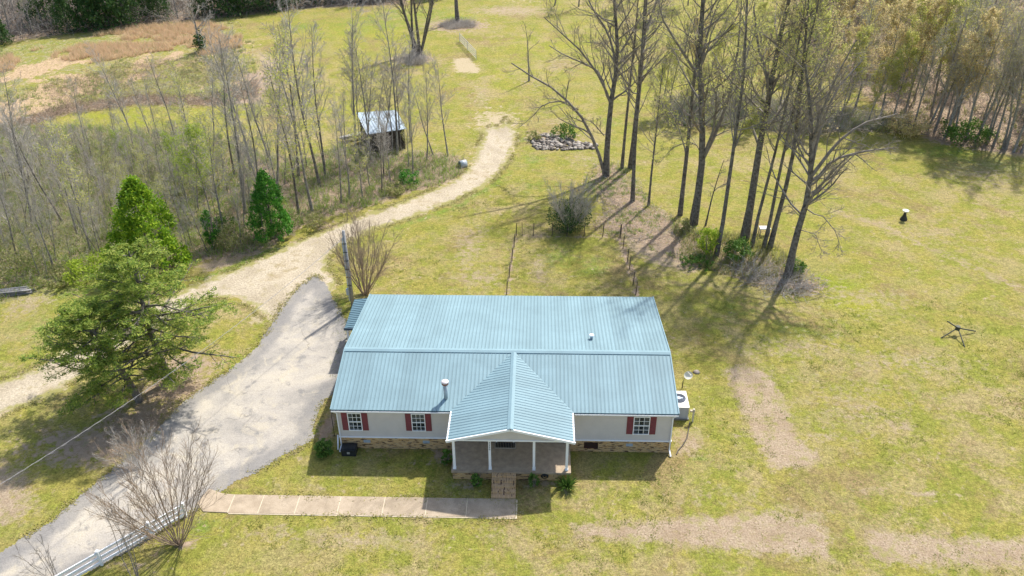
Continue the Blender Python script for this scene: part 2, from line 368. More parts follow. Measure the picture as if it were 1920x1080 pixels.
def ground_mat():
    mt, t, b = base_mat('ground', .95, .1)
    co = objco(t)
    a1 = nd(t, 'ShaderNodeAttribute', attribute_name='cover_a'); a2 = nd(t, 'ShaderNodeAttribute', attribute_name='cover_b')
    s1 = nd(t, 'ShaderNodeSeparateColor'); s2 = nd(t, 'ShaderNodeSeparateColor')
    t.links.new(a1.outputs['Color'], s1.inputs[0]); t.links.new(a2.outputs['Color'], s2.inputs[0])
    nL = noise(t, co, .055, 5, .6); nM = noise(t, co, .35, 6, .65, .3); nS = noise(t, co, 2.2, 6, .7); nF = noise(t, co, 9, 4, .75); nFF = noise(t, co, 28, 3, .8)
    nM2 = noise(t, co, .9, 5, .7); 
    fine = mth(t, 'ADD', mth(t, 'MULTIPLY', nF, .55), mth(t, 'MULTIPLY', nFF, .45))
    k = mth(t, 'ADD', mth(t, 'MULTIPLY', nM, .5), mth(t, 'MULTIPLY', nS, .5))
    nP = noise(t, co, .13, 5, .7, .5)
    k = mth(t, 'ADD', mth(t, 'MULTIPLY', k, .55), mth(t, 'ADD', mth(t, 'MULTIPLY', nL, .2), mth(t, 'MULTIPLY', nP, .25)))
    A = ramp(t, noise(t, co, .5, 8, .72, .3), [(.44, 0.0), (.55, 1.0)])
    lawn = mix(t, A, (.285, .25, .06), (.225, .228, .042))
    gl = ramp(t, nL, [(.42, .35), (.58, 1.0)])
    B = ramp(t, noise(t, co, .3, 9, .78, .2), [(.47, 0.0), (.57, .85)])
    lawn = mix(t, mth(t, 'MULTIPLY', B, gl), lawn, (.345, .27, .135))
    Cc = ramp(t, noise(t, co, .16, 8, .75, .5), [(.53, 0.0), (.62, .7)])
    lawn = mix(t, Cc, lawn, (.25, .18, .085))
    tuft = mth(t, 'MULTIPLY', ramp(t, fine, [(.36, .40), (.5, .95), (.64, 1.5)]), ramp(t, noise(t, co, 3.2, 5, .75), [(.36, .74), (.64, 1.26)]))
    lawn = mix(t, 1.0, lawn, tuft, 'MULTIPLY')
    W1 = mth(t, 'MULTIPLY', ramp(t, noise(t, co, 4.5, 3, .7), [(.57, 0.0), (.64, .75)]), ramp(t, nP, [(.46, 0.1), (.58, 1.0)]))
    lawn = mix(t, W1, lawn, (.125, .165, .025))
    def lay(base, attr, col, amp=.9, lo=.42, hi=.58, n=None, s=1.0):
        f = mth(t, 'ADD', attr, mth(t, 'MULTIPLY', mth(t, 'SUBTRACT', n if n is not None else mixn, .5), amp))
        f = ramp(t, f, [(lo, 0.0), (hi, s)])
        return mix(t, f, base, col)
    mixn = ramp(t, mth(t, 'ADD', mth(t, 'MULTIPLY', nS, .5), mth(t, 'MULTIPLY', nM2, .5)), [(.34, 0.0), (.66, 1.0)])
    c = lawn
    c = lay(c, s2.outputs[0], mix(t, 1.0, ramp(t, nM, [(.42, (.21, .25, .02)), (.58, (.32, .31, .03))]), tuft, 'MULTIPLY'), 1.0, .3, .9, s=.85)
    c = lay(c, s1.outputs[1], mix(t, 1.0, ramp(t, nS, [(.35, (.09, .17, .022)), (.65, (.19, .26, .04))]), tuft, 'MULTIPLY'), 1.2, .38, 1.0, s=.85)
    c = lay(c, s2.outputs[2], mix(t, 1.0, ramp(t, nS, [(.4, (.20, .25, .07)), (.6, (.33, .27, .16))]), tuft, 'MULTIPLY'), 1.5, .35, .65)
    sg = mix(t, 1.0, ramp(t, nS, [(.35, (.40, .28, .16)), (.65, (.48, .35, .22))]), tuft, 'MULTIPLY')
    c = lay(c, s2.outputs[1], sg, 1.3, .35, .65)
    br = ramp(t, nF, [(.32, (.28, .20, .13)), (.5, (.395, .30, .21)), (.68, (.47, .37, .275))])
    br = mix(t, ramp(t, noise(t, co, .6, 6, .7), [(.45, 0.0), (.65, .6)]), br, (.27, .19, .12))
    grassbits = ramp(t, nM2, [(.52, 0.0), (.64, .7)])
    br = mix(t, grassbits, br, (.27, .26, .07))
    c = lay(c, s1.outputs[0], mix(t, 1.0, br, ramp(t, fine, [(.36, .82), (.64, 1.14)]), 'MULTIPLY'), 1.2, .32, .8, s=.92)
    lt = ramp(t, mth(t, 'ADD', mth(t, 'MULTIPLY', nFF, .6), mth(t, 'MULTIPLY', nS, .4)), [(.3, (.10, .07, .045)), (.44, (.27, .19, .125)), (.54, (.38, .285, .20)), (.7, (.48, .38, .28))])
    lt = mix(t, ramp(t, nM2, [(.55, 0.0), (.7, .5)]), lt, (.16, .19, .05))
    c = lay(c, s1.outputs[2], lt, .9, .35, .6)
    sn = ramp(t, nF, [(.35, (.34, .27, .16)), (.6, (.47, .385, .245))])
    sa = nd(t, 'ShaderNodeAttribute', attribute_name='cover_c'); s3 = nd(t, 'ShaderNodeSeparateColor'); t.links.new(sa.outputs['Color'], s3.inputs[0])
    c = lay(c, s3.outputs[0], sn, 1.1, .42, .75)
    t.links.new(c, b.inputs['Base Color'])
    h = mth(t, 'ADD', fine, mth(t, 'MULTIPLY', nS, .8))
    bump(t, b, h, .9, .09)
    return mt
GM = ground_mat()
ground = mesh_np('ground', V, [Fq], GM)
tag(ground, 'patchy spring lawn and field, yellow green grass with straw coloured bare strips', None, None, 'structure')
def setcol(name, a, b_, c_):
    at = ground.data.attributes.new(name, 'FLOAT_COLOR', 'POINT')
    at.data.foreach_set('color', np.stack([a, b_, c_, np.ones_like(a)], -1).astype(np.float32).ravel())
setcol('cover_a', bare, lush, litter); setcol('cover_b', moss, sedge, dark); setcol('cover_c', sand, z0, z0)

# ---- ragged sheets laid on the ground
def sheet(name, poly, z, mat, label, rag=.15, st=.12, seed=1):
    P = np.array(poly); lo = P.min(0)-.5; hi = P.max(0)+.5
    xs = np.arange(lo[0], hi[0], st); ys = np.arange(lo[1], hi[1], st); A, B = np.meshgrid(xs, ys)
    d = sdf(A, B, poly)+rag*2*(vnoise(A, B, .9, seed)-.5)+rag*2*(vnoise(A, B, .3, seed+1)-.5)
    keep = (d[:-1, :-1] < 0) & (d[1:, :-1] < 0) & (d[:-1, 1:] < 0) & (d[1:, 1:] < 0)
    ii = np.arange(A.size).reshape(A.shape)
    q = np.stack([ii[:-1, :-1], ii[:-1, 1:], ii[1:, 1:], ii[1:, :-1]], -1)[keep]
    u, inv = np.unique(q, return_inverse=True)
    VV = np.stack([A.ravel()[u], B.ravel()[u], np.full(len(u), z)], -1)
    o = mesh_np(name, VV, [inv.reshape(-1, 4)], mat)
    vg = np.clip(-sdf(VV[:, 0], VV[:, 1], poly)/2, 0, 1); at = o.data.attributes.new('verge', 'FLOAT', 'POINT'); at.data.foreach_set('value', vg.astype(np.float32))
    tag(o, label, None, None, 'structure'); return o
def gravel_mat():
    mt, t, b = base_mat('gravel', .95, .1); co = objco(t)
    n1 = noise(t, co, .35, 5, .6); n2 = noise(t, co, 7, 5, .8); n3 = noise(t, co, 1.4, 4)
    c = ramp(t, n1, [(.35, (.36, .30, .21)), (.55, (.46, .39, .285)), (.68, (.37, .30, .195))])
    c = mix(t, 1.0, c, ramp(t, n2, [(.3, .45), (.5, .95), (.7, 1.4)]), 'MULTIPLY')
    at = nd(t, 'ShaderNodeAttribute', attribute_name='verge')
    c = mix(t, ramp(t, n3, [(.54, 0.0), (.68, .6)]), c, (.27, .225, .11))
    f = mth(t, 'ADD', mth(t, 'SUBTRACT', n3, at.outputs['Fac']), .1)
    c = mix(t, ramp(t, f, [(.2, 0.0), (.42, .9)]), c, mix(t, n2, (.20, .21, .045), (.32, .27, .11)))
    t.links.new(c, b.inputs['Base Color']); bump(t, b, n2, .6, .04); return mt
def asphalt_mat():
    mt, t, b = base_mat('asphalt', .9, .15); co = objco(t)
    n1 = noise(t, co, .22, 6, .62, .6); n2 = noise(t, co, 14, 4, .8); n3 = noise(t, co, 1.1, 5, .7); n4 = noise(t, co, .6, 5, .7, 1)
    c = ramp(t, n1, [(.36, (.27, .25, .22)), (.5, (.37, .335, .285)), (.62, (.45, .40, .32))])
    c = mix(t, ramp(t, n4, [(.52, 0.0), (.66, .75)]), c, (.45, .395, .30))
    at = nd(t, 'ShaderNodeAttribute', attribute_name='verge')
    c = mix(t, ramp(t, mth(t, 'SUBTRACT', at.outputs['Fac'], mth(t, 'MULTIPLY', n3, .9)), [(.0, .6), (.25, 0.0)]), c, (.17, .165, .16))
    c = mix(t, ramp(t, n3, [(.34, .6), (.44, 0.0)]), c, (.17, .165, .16))
    c = mix(t, 1.0, c, ramp(t, n2, [(.3, .72), (.5, 1.0), (.7, 1.22)]), 'MULTIPLY')
    vo = nd(t, 'ShaderNodeTexVoronoi', feature='DISTANCE_TO_EDGE'); vo.inputs['Scale'].default_value = .17
    ds = nd(t, 'ShaderNodeVectorMath', operation='ADD'); nn = nd(t, 'ShaderNodeTexNoise'); nn.inputs['Scale'].default_value = .8; nn.inputs['Detail'].default_value = 5
    t.links.new(co, nn.inputs['Vector']); sc = nd(t, 'ShaderNodeVectorMath', operation='SCALE'); sc.inputs['Scale'].default_value = 1.6
    t.links.new(nn.outputs['Color'], sc.inputs[0]); t.links.new(co, ds.inputs[0]); t.links.new(sc.outputs[0], ds.inputs[1]); t.links.new(ds.outputs[0], vo.inputs['Vector'])
    cr = ramp(t, vo.outputs['Distance'], [(.0, .5), (.006, 0.0)])
    cr = mth(t, 'MULTIPLY', cr, ramp(t, noise(t, co, .3, 3), [(.48, 0.0), (.55, 1.0)]))
    c = mix(t, cr, c, (.12, .11, .10))
    t.links.new(c, b.inputs['Base Color']); bump(t, b, n2, .25, .01); return mt
sheet('gravel_track', TRACK, .006, gravel_mat(), 'pale cream gravel track curving up from the lower left to the meadow', .42, .14, 5)
sheet('driveway', DRIVE, .014, asphalt_mat(), 'worn grey asphalt driveway with tan patches left of the house', .09, .12, 9)
def walk_mat():
    mt, t, b = base_mat('pebble_concrete', .9, .15); co = objco(t)
    c = ramp(t, noise(t, co, 1.2, 6, .7), [(.35, (.33, .26, .18)), (.65, (.44, .355, .255))])
    c = mix(t, ramp(t, noise(t, co, .55, 7, .75, .8), [(.52, 0.0), (.62, .55)]), c, (.25, .20, .14))
    c = mix(t, 1.0, c, ramp(t, noise(t, co, 22, 3, .8), [(.3, .75), (.7, 1.25)]), 'MULTIPLY')
    t.links.new(c, b.inputs['Base Color']); return mt
WK = walk_mat(); JOINT = simple('joint', (.62, .52, .36), (.52, .43, .3))
mb = MB(); xs = [.78, -1.9, -4.1, -6.45, -8.9, -11.2, -13.2, -14.85]
for i in range(7):
    a, c = xs[i+1]+.02, xs[i]-.02
    mb.box(a, c, -5.27, -3.92, -.1, .045)
mb.prism([(-14.87, -5.24, -.1), (-14.87, -3.92, -.1), (-15.6, -3.85, -.1), (-16.45, -3.5, -.1), (-16.75, -4.6, -.1), (-16.2, -5.2, -.1)][::-1], (0, 0, .145))
o = mb.build('walkway', WK); tag(o, 'pinkish pebbled concrete walkway along the front lawn', None, None, 'structure')
mb = MB()
for x in xs[1:]: mb.box(x-.02, x+.02, -5.26, -3.93, -.09, .048)
mb.box(-14.8, .86, -5.33, -5.27, -.1, .03); mb.box(.78, .86, -5.27, -3.92, -.1, .03)
mb.build('joint', JOINT, o)

# ------------------------------------------------------------------ house
def siding_mat(name, c):
    mt, t, b = base_mat(name, .6, .3); co = objco(t)
    sp = nd(t, 'ShaderNodeSeparateXYZ'); t.links.new(co, sp.inputs[0])
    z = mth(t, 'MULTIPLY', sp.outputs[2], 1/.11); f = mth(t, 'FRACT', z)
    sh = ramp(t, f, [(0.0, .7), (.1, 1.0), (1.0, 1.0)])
    c0 = ramp(t, noise(t, co, 1.5, 5), [(.35, c), (.65, tuple(x*.93 for x in c))])
    t.links.new(mix(t, 1.0, c0, sh, 'MULTIPLY'), b.inputs['Base Color']); bump(t, b, f, .5, .015); return mt
def brick_mat(name='brick', rot=False):
    mt, t, b = base_mat(name, .9, .1); co = objco(t)
    sp = nd(t, 'ShaderNodeSeparateXYZ'); t.links.new(co, sp.inputs[0])
    cb = nd(t, 'ShaderNodeCombineXYZ')
    t.links.new(mth(t, 'ADD', sp.outputs[0], sp.outputs[1]), cb.inputs[0])
    t.links.new(sp.outputs[2], cb.inputs[1])
    br = nd(t, 'ShaderNodeTexBrick'); t.links.new(cb.outputs[0], br.inputs['Vector'])
    br.inputs['Scale'].default_value = 1; br.inputs['Brick Width'].default_value = .21; br.inputs['Row Height'].default_value = .075
    br.inputs['Mortar Size'].default_value = .009; br.inputs['Color1'].default_value = (.56, .32, .115, 1); br.inputs['Color2'].default_value = (.62, .42, .20, 1)
    br.inputs['Mortar'].default_value = (.36, .29, .20, 1)
    st = nd(t, 'ShaderNodeMapping'); st.inputs['Scale'].default_value = (2.6, 1, 12.5); st.inputs['Scale'].default_value[1] = 2.6
    t.links.new(co, st.inputs[0]); nz = noise(t, st.outputs[0], 1.0, 2, .5)
    c = mix(t, ramp(t, nz, [(.55, 0.0), (.58, .92)]), br.outputs['Color'], (.07, .04, .03))
    c = mix(t, ramp(t, noise(t, co, 3, 3), [(.5, 0.0), (.75, .5)]), c, (.48, .36, .22))
    t.links.new(c, b.inputs['Base Color']); bump(t, b, br.outputs['Fac'], -.4, .01); return mt
def roof_mat(name, c, rough=.62, axis=None, x0=0.0):
    mt, t, b = base_mat(name, rough, .25); co = objco(t)
    n = noise(t, co, .5, 5, .6, .4); mp = nd(t, 'ShaderNodeMapping'); mp.inputs['Scale'].default_value = (4.4, .35, .35) if axis != 1 else (.35, 4.4, .35); t.links.new(co, mp.inputs[0]); n2 = noise(t, mp.outputs[0], 1, 3)
    cc = ramp(t, n, [(.3, tuple(x*.88 for x in c)), (.7, tuple(min(1, x*1.08) for x in c))])
    cc = mix(t, ramp(t, n2, [(.4, 0.0), (.75, .3)]), cc, tuple(x*.86 for x in c))
    if axis is not None:
        sp = nd(t, 'ShaderNodeSeparateXYZ'); t.links.new(co, sp.inputs[0])
        wn = nd(t, 'ShaderNodeTexWhiteNoise', noise_dimensions='1D')
        t.links.new(mth(t, 'FLOOR', mth(t, 'DIVIDE', mth(t, 'SUBTRACT', sp.outputs[axis], x0), .9144)), wn.inputs['W'])
        cc = mix(t, 1.0, cc, ramp(t, wn.outputs['Value'], [(0, .93), (1, 1.05)]), 'MULTIPLY')
        sc_ = mth(t, 'FRACT', mth(t, 'DIVIDE', sp.outputs[1-axis], .61)); cc = mix(t, ramp(t, sc_, [(0.0, .22), (.035, .22), (.05, 0.0)]), cc, tuple(x*.75 for x in c))
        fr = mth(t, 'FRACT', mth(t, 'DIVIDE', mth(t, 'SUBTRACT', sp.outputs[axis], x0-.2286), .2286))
        cc = mix(t, ramp(t, fr, [(.0, 0.0), (.07, 0.0), (.09, .75), (.19, .75), (.22, 0.0)]), cc, tuple(x*.42 for x in c))  # dark line along each rib: its shaded side painted in, with dirt
    t.links.new(cc, b.inputs['Base Color']); return mt
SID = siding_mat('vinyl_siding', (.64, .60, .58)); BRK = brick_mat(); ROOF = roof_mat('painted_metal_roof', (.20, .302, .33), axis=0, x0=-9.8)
RIDG = roof_mat('ridge_trim_metal', (.21, .315, .345)); WHT = simple('white_trim', (.87, .88, .89), (.82, .83, .84), 3, .5)
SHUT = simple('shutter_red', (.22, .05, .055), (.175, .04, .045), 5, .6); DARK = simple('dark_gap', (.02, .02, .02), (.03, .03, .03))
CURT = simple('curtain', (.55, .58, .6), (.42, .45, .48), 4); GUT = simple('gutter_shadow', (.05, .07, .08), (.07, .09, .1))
def glass_mat():
    mt, t, b = base_mat('window_glass', .06, .6); b.inputs['Base Color'].default_value = (.03, .045, .06, 1)
    tr = nd(t, 'ShaderNodeBsdfTransparent'); ms = nd(t, 'ShaderNodeMixShader'); ms.inputs[0].default_value = .6
    t.links.new(b.outputs[0], ms.inputs[1]); t.links.new(tr.outputs[0], ms.inputs[2]); t.links.new(ms.outputs[0], t.nodes['Material Output'].inputs[0]); return mt
GLS = glass_mat()
CONC = simple('porch_concrete', (.44, .345, .24), (.32, .25, .18), 3, .9, .1)
GREY = simple('galvanised', (.42, .47, .50), (.32, .37, .40), 5, .45, .5)

house = thing('house', 'long low house with pale blue ribbed metal roof, beige siding and red shutters', 'house')
WX = 9.69; RX = 9.9; OH = .24; EZ = 3.139; RY = 4.33; RZ = 4.03; BY = 12.73; BZ = 2.64
sf = (RZ-EZ)/(RY+OH); sb = (RZ-BZ)/(BY-RY); WB = .86
def zf(y): return EZ+sf*(y+OH)
def zb(y): return RZ-sb*(y-RY)
PX, PW, PY0, PYW, PF = .46, 3.505, -2.70, -2.42, .67; PEZ = EZ+.005; psl = (RZ-PEZ)/PW
# walls
mb = MB()
mb.box(-WX, WX, 0, .12, WB, zf(0)-.07)
mb.box(-WX, WX, BY-.37, BY-.25, WB, zb(BY-.25)-.07)
for sx in (-1, 1):
    x0, x1 = (sx*WX, sx*(WX-.12)); x0, x1 = min(x0, x1), max(x0, x1)
    mb.prism([(x0, .12, WB), (x0, BY-.37, WB), (x0, BY-.37, zb(BY-.3)-.08), (x0, RY, RZ-.08), (x0, .12, zf(.12)-.08)][::-1], (x1-x0, 0, 0))
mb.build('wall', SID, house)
mb = MB(); mb.box(-WX-.02, -2.9, -.02, .12, 0, WB-.03); mb.box(3.85, 4.65, -.02, .12, 0, WB-.03); mb.box(5.48, WX+.02, -.02, .12, 0, WB-.03)
mb.box(4.65, 5.48, -.02, .12, .72, WB-.03); mb.box(4.65, 5.48, -.02, .12, 0, .2)
mb.box(-WX-.02, WX+.02, BY-.37, BY-.23, 0, WB-.03); mb.box(-WX-.02, -WX+.12, .12, BY-.37, 0, WB-.03); mb.box(WX-.12, WX+.02, .12, BY-.37, 0, WB-.03)
sk = mb.build('skirting', BRK, house)
MB().box(4.65, 5.48, .04, .1, .2, .72).build('access_panel', simple('rusty_panel', (.06, .02, .012), (.025, .018, .014), 6), sk)
for vx in (-8.1, -4.6, 7.3):
    mb = MB(); mb.box(vx-.2, vx+.2, -.035, -.021, .46, .66)
    for i in range(4): mb.box(vx-.18, vx+.18, -.05, -.036, .49+i*.04, .505+i*.04)
    mb.build('foundation_vent', GREY, sk)
MB().box(-WX-.03, -3.0, -.035, .12, WB-.03, WB+.04).build('base_trim', WHT, house); MB().box(3.9, WX+.03, -.035, .12, WB-.03, WB+.04).build('base_trim', WHT, house)
# roof
def slab(pts, th=.05):
    return [tuple(p) for p in pts], (0, 0, -th)
mb = MB()
mb.prism([(-RX, -OH, EZ), (RX, -OH, EZ), (RX, RY, RZ), (-RX, RY, RZ)][::-1], (0, 0, -.05))
mb.prism([(-RX, RY, RZ), (RX, RY, RZ), (RX, BY, BZ), (-RX, BY, BZ)][::-1], (0, 0, -.05))
def rib(mb, a, b, n, w=.05, h=.018):
    a = np.array(a); b = np.array(b); n = np.array(n, float); n /= np.linalg.norm(n); d = b-a; d /= np.linalg.norm(d); u = np.cross(d, n)
    c = [a-u*w/2, a+u*w/2, a+u*w/4+n*h, a-u*w/4+n*h]
    mb.prism(c, b-a)
nf = (0, -sf, 1); nb = (0, sb, 1); x = -RX+.1
while x < RX-.05:
    ytop = RY-.14; y0 = -OH-.02
    dx = abs(x-PX)
    if dx < PW: y0 = RY-(PW and dx/PW)*(RY+OH)+.06
    if y0 < ytop-.1: rib(mb, (x, y0, zf(y0)), (x, ytop, zf(ytop)), nf)
    rib(mb, (x, RY+.22, zb(RY+.22)), (x, BY+.02, zb(BY+.02)), nb, .045, .018); x += .2286
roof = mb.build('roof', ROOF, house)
# porch roof
pz = lambda dx: RZ-psl*abs(dx)+.012
pr = MB()
for s in (-1, 1):
    q = [(PX, RY, pz(0)), (PX, PY0, pz(0)), (PX+s*PW, PY0, pz(PW)), (PX+s*PW, -OH, pz(PW))]
    if s < 0: q = q[::-1]
    pr.prism(q, (0, 0, -.05))
    y = PY0+.12; n = (s*psl, 0, 1)
    while y < RY-.35:
        xe = PW if y <= -OH else PW*(RY-y)/(RY+OH)-.04
        if xe > .25: rib(pr, (PX+s*.16, y, pz(.16)), (PX+s*(xe+.0), y, pz(xe)), n, .05, .02)
        y += .2286
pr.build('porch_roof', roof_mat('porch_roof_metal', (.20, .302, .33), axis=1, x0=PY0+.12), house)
rc = MB()
rc.prism([(-RX-.02, RY-.16, zf(RY-.16)+.035), (-RX-.02, RY, RZ+.06), (-RX-.02, RY+.24, zb(RY+.24)+.035), (-RX-.02, RY+.24, zb(RY+.24)+.02), (-RX-.02, RY-.16, zf(RY-.16)+.012)], (2*RX+.04, 0, 0))
rc.box(-RX-.02, RX+.02, RY-.185, RY-.161, zf(RY-.17)+.0, zf(RY-.17)+.05)
rc.build('ridge_cap', RIDG, roof)
rc = MB(); h = .04
rc.prism([(PX-.17, PY0-.03, pz(.17)+.035), (PX, PY0-.03, pz(0)+.06), (PX+.17, PY0-.03, pz(.17)+.035), (PX+.17, PY0-.03, pz(.17)+.012), (PX-.17, PY0-.03, pz(.17)+.012)], (0, RY-PY0-.12, 0))
rc.build('ridge_cap', RIDG, roof)
for s in (-1, 1):   # rake trims
    t_ = MB(); x = s*RX
    t_.bar((x, -OH, EZ+.0), (x, RY, RZ+.0), .07, .1); t_.bar((x, RY, RZ), (x, BY, BZ), .07, .1)
    t_.build('rake_trim', RIDG, roof)
    t_ = MB(); t_.bar((PX+s*PW*.985, -OH-.05, PEZ-.02), (PX+s*PW*.985, PY0-.02, PEZ-.02), .09, .11)
    t_.build('gutter', WHT, house)
    t_ = MB(); t_.bar((PX+s*.02, PY0-.02, pz(0)-.07), (PX+s*(PW+.02), PY0-.02, pz(PW)-.07), .06, .14); t_.build('gable_trim', WHT, house)
t_ = MB(); t_.box(-RX+.02, PX-PW-.06, -OH-.09, -OH+.0, EZ-.13, EZ-.055); gg = t_.build('gutter', WHT, house); MB().box(-RX+.02, PX-PW-.06, -OH-.073, -OH-.004, EZ-.055, EZ-.05).build('gutter_shade_strip', GUT, gg)  # dark strip on the solid gutter, painted as its shaded inside
t_ = MB(); t_.box(PX+PW+.06, RX-.02, -OH-.09, -OH+.0, EZ-.13, EZ-.055); gg = t_.build('gutter', WHT, house); MB().box(PX+PW+.06, RX-.02, -OH-.073, -OH-.004, EZ-.055, EZ-.05).build('gutter_shade_strip', GUT, gg)
MB().box(-WX-.1, PX-PW, -OH+.0, 0, EZ-.13, EZ-.1).build('soffit', WHT, house); MB().box(PX+PW, WX+.1, -OH, 0, EZ-.13, EZ-.1).build('soffit', WHT, house)
# gable
zb0 = 2.9
g = MB(); xl = PX-PW*.93; xr = PX+PW*.93
g.prism([(xl, PYW, zb0+.1), (xr, PYW, zb0+.1), (xr, PYW, pz(PW*.93)-.06), (PX, PYW, pz(0)-.06), (xl, PYW, pz(PW*.93)-.06)], (0, .1, 0))
g.build('gable', SID, house)
MB().box(xl, xr, PYW-.03, PYW+.12, zb0, zb0+.1).box(xl, xl+.12, PYW+.12, -.0, zb0, zb0+.1).box(xr-.12, xr, PYW+.12, 0, zb0, zb0+.1).build('porch_beam', WHT, house)
MB().box(xl+.12, xr-.12, PYW+.12, -.0, zb0+.05, zb0+.08).build('porch_ceiling', WHT, house)
# columns
for i, cx in enumerate((-2.72, -.72, 1.74, 3.57)):
    c_ = MB(); c_.box(cx-.07, cx+.07, -2.32, -2.18, PF, zb0); c_.box(cx-.09, cx+.09, -2.34, -2.16, PF, PF+.1)
    col = c_.build('column', WHT, house)
    if i == 1:
        for j, ch in enumerate('4250'):
            fc = bpy.data.curves.new('house_number', 'FONT'); fc.body = ch; fc.size = .16; fc.extrude = .006; fc.align_x = 'CENTER'
            tmp = bpy.data.objects.new('tmp', fc); S.collection.objects.link(tmp)
            dg = bpy.context.evaluated_depsgraph_get(); me = bpy.data.meshes.new_from_object(tmp.evaluated_get(dg))
            bpy.data.objects.remove(tmp)
            me.materials.clear(); me.materials.append(DARK)
            no = bpy.data.objects.new('house_number', me); link(no, col); no.location = (cx, -2.328, 2.62-j*.16); no.rotation_euler = (math.pi/2, 0, 0)
# porch floor & base
MB().box(-2.9, 3.82, -2.5, -.02, PF-.12, PF).build('porch_floor', CONC, house)
MB().box(-2.84, 3.76, -2.42, -2.3, 0, PF-.12).box(-2.84, -2.72, -2.3, -.02, 0, PF-.12).box(3.64, 3.76, -2.3, -.02, 0, PF-.12).build('porch_base', BRK, house)
# recessed door
d_ = MB(); d_.box(-.42, .5, -.05, .0, PF, PF+2.05); dr = d_.build('door', simple('door_dark', (.05, .045, .045), (.04, .035, .035)), house)
MB().box(-.5, -.42, -.07, 0, PF, PF+2.12).box(.5, .58, -.07, 0, PF, PF+2.12).box(-.42, .42+.08, -.07, 0, PF+2.05, PF+2.12).build('door_frame', WHT, dr)
MB().tube([(.4, -.05, PF+1), (.4, -.1, PF+1)], .03).build('handle', GREY, dr)
# windows
def window(x0, x1, z0_, z1_, s0, s1, style):
    f = MB(); w = .05
    f.box(x0, x0+w, -.05, 0, z0_, z1_).box(x1-w, x1, -.05, 0, z0_, z1_).box(x0+w, x1-w, -.05, 0, z0_, z0_+w).box(x0+w, x1-w, -.05, 0, z1_-w, z1_)
    zm = (z0_+z1_)/2; f.box(x0+w, x1-w, -.045, 0, zm-.03, zm+.03)
    wi = f.build('window', WHT, house)
    mtn = MB(); 
    for k in (1, 2):
        xx = x0+w+(x1-x0-2*w)*k/3; mtn.box(xx-.012, xx+.012, -.035, -.02, z0_+w, zm-.03).box(xx-.012, xx+.012, -.035, -.02, zm+.03, z1_-w)
    for zz in ((z0_+w+zm-.03)/2, (zm+.03+z1_-w)/2): mtn.box(x0+w, x1-w, -.034, -.021, zz-.012, zz+.012)
    mtn.build('muntin', WHT, wi)
    MB().box(x0+w, x1-w, -.018, -.014, z0_+w, z1_-w).build('pane', GLS, wi)
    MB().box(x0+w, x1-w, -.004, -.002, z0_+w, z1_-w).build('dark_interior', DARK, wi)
    c_ = MB(); W_ = x1-x0
    spans = {'left': [(.08, .27)], 'top': [(.08, .92)], 'both': [(.08, .4), (.6, .92)]}[style]
    for a, b_ in spans:
        n_ = max(3, int((b_-a)*14)); zlo = z0_+w if style != 'top' else zm
        for i in range(n_):
            xa = x0+W_*(a+(b_-a)*i/n_); xb = x0+W_*(a+(b_-a)*(i+1)/n_)-.01
            c_.box(xa, xb, -.011, -.006-.002*(i % 2), zlo, z1_-w)
    if style != 'both': c_.box(x0+w, x1-w, -.0115, -.0062, z0_+w+.01, z0_+w+.12)
    c_.build('curtain', CURT, wi)
    for a, b_ in ((s0, x0-.005), (x1+.005, s1)):
        h = MB(); h.box(a, b_, -.03, 0, z0_+.02, z1_-.02)
        z_ = z0_+.09
        while z_ < z1_-.12:
            h.prism([(a+.04, -.03, z_), (a+.04, -.045, z_), (a+.04, -.032, z_+.04), (a+.04, -.03, z_+.04)], (b_-a-.08, 0, 0)); z_ += .05
        h.build('shutter', SHUT, house)
window(-9.06, -8.25, 1.38, 2.72, -9.42, -7.9, 'left')
window(-5.36, -4.56, 1.40, 2.72, -5.71, -4.21, 'top')
window(7.42, 8.36, 1.38, 2.72, 7.05, 8.72, 'both')
# downspouts
for s, elb in ((-1, 1), (1, 1)):
    x = s*(WX-.06)
    d_ = MB(); d_.bar((s*(RX-.1), -OH-.05, EZ-.12), (x, -.07, EZ-.42), .07, .06); d_.bar((x, -.07, EZ-.42), (x, -.07, .25), .06, .09); d_.bar((x, -.07, .27), (x+s*.06, -.42, .06), .08, .06)
    d_.build('downspout', WHT, house)
d_ = MB(); d_.bar((-WX-.12, .1, .9), (-WX-.12, -.3, .12), .07, .07); d_.build('downspout', WHT, house)
# chimney and vent
ch = MB(); bz = zf(.66)
ch.tube([(-3.37, .66, bz-.05), (-3.37, .66, bz+1.13)], .115, 16)
chim = ch.build('chimney', GREY, house, True)
cp = MB(); cp.tube([(-3.37, .66, bz+1.06), (-3.37, .66, bz+1.2)], .2, 16); cp.build('chimney_band', simple('rust', (.22, .09, .07), (.3, .14, .1), 8), chim, False)
cp = MB(); cp.tube([(-3.37, .66, bz+1.2), (-3.37, .66, bz+1.25), (-3.37, .66, bz+1.3), (-3.37, .66, bz+1.32)], [.225, .21, .12, .02], 16); cp.build('chimney_cap', simple('cap_white', (.75, .7, .68), (.6, .5, .48), 9), chim, True)
vz = zb(6.15); cp = MB(); cp.tube([(5.26, 6.15, vz-.04), (5.26, 6.15, vz+.25)], .09, 12)
vp = cp.build('vent_pipe', GREY, house); MB().tube([(5.26, 6.15, vz+.24), (5.26, 6.15, vz+.30), (5.26, 6.15, vz+.36)], [.15, .15, .05], 12).build('vent_cap', WHT, vp)
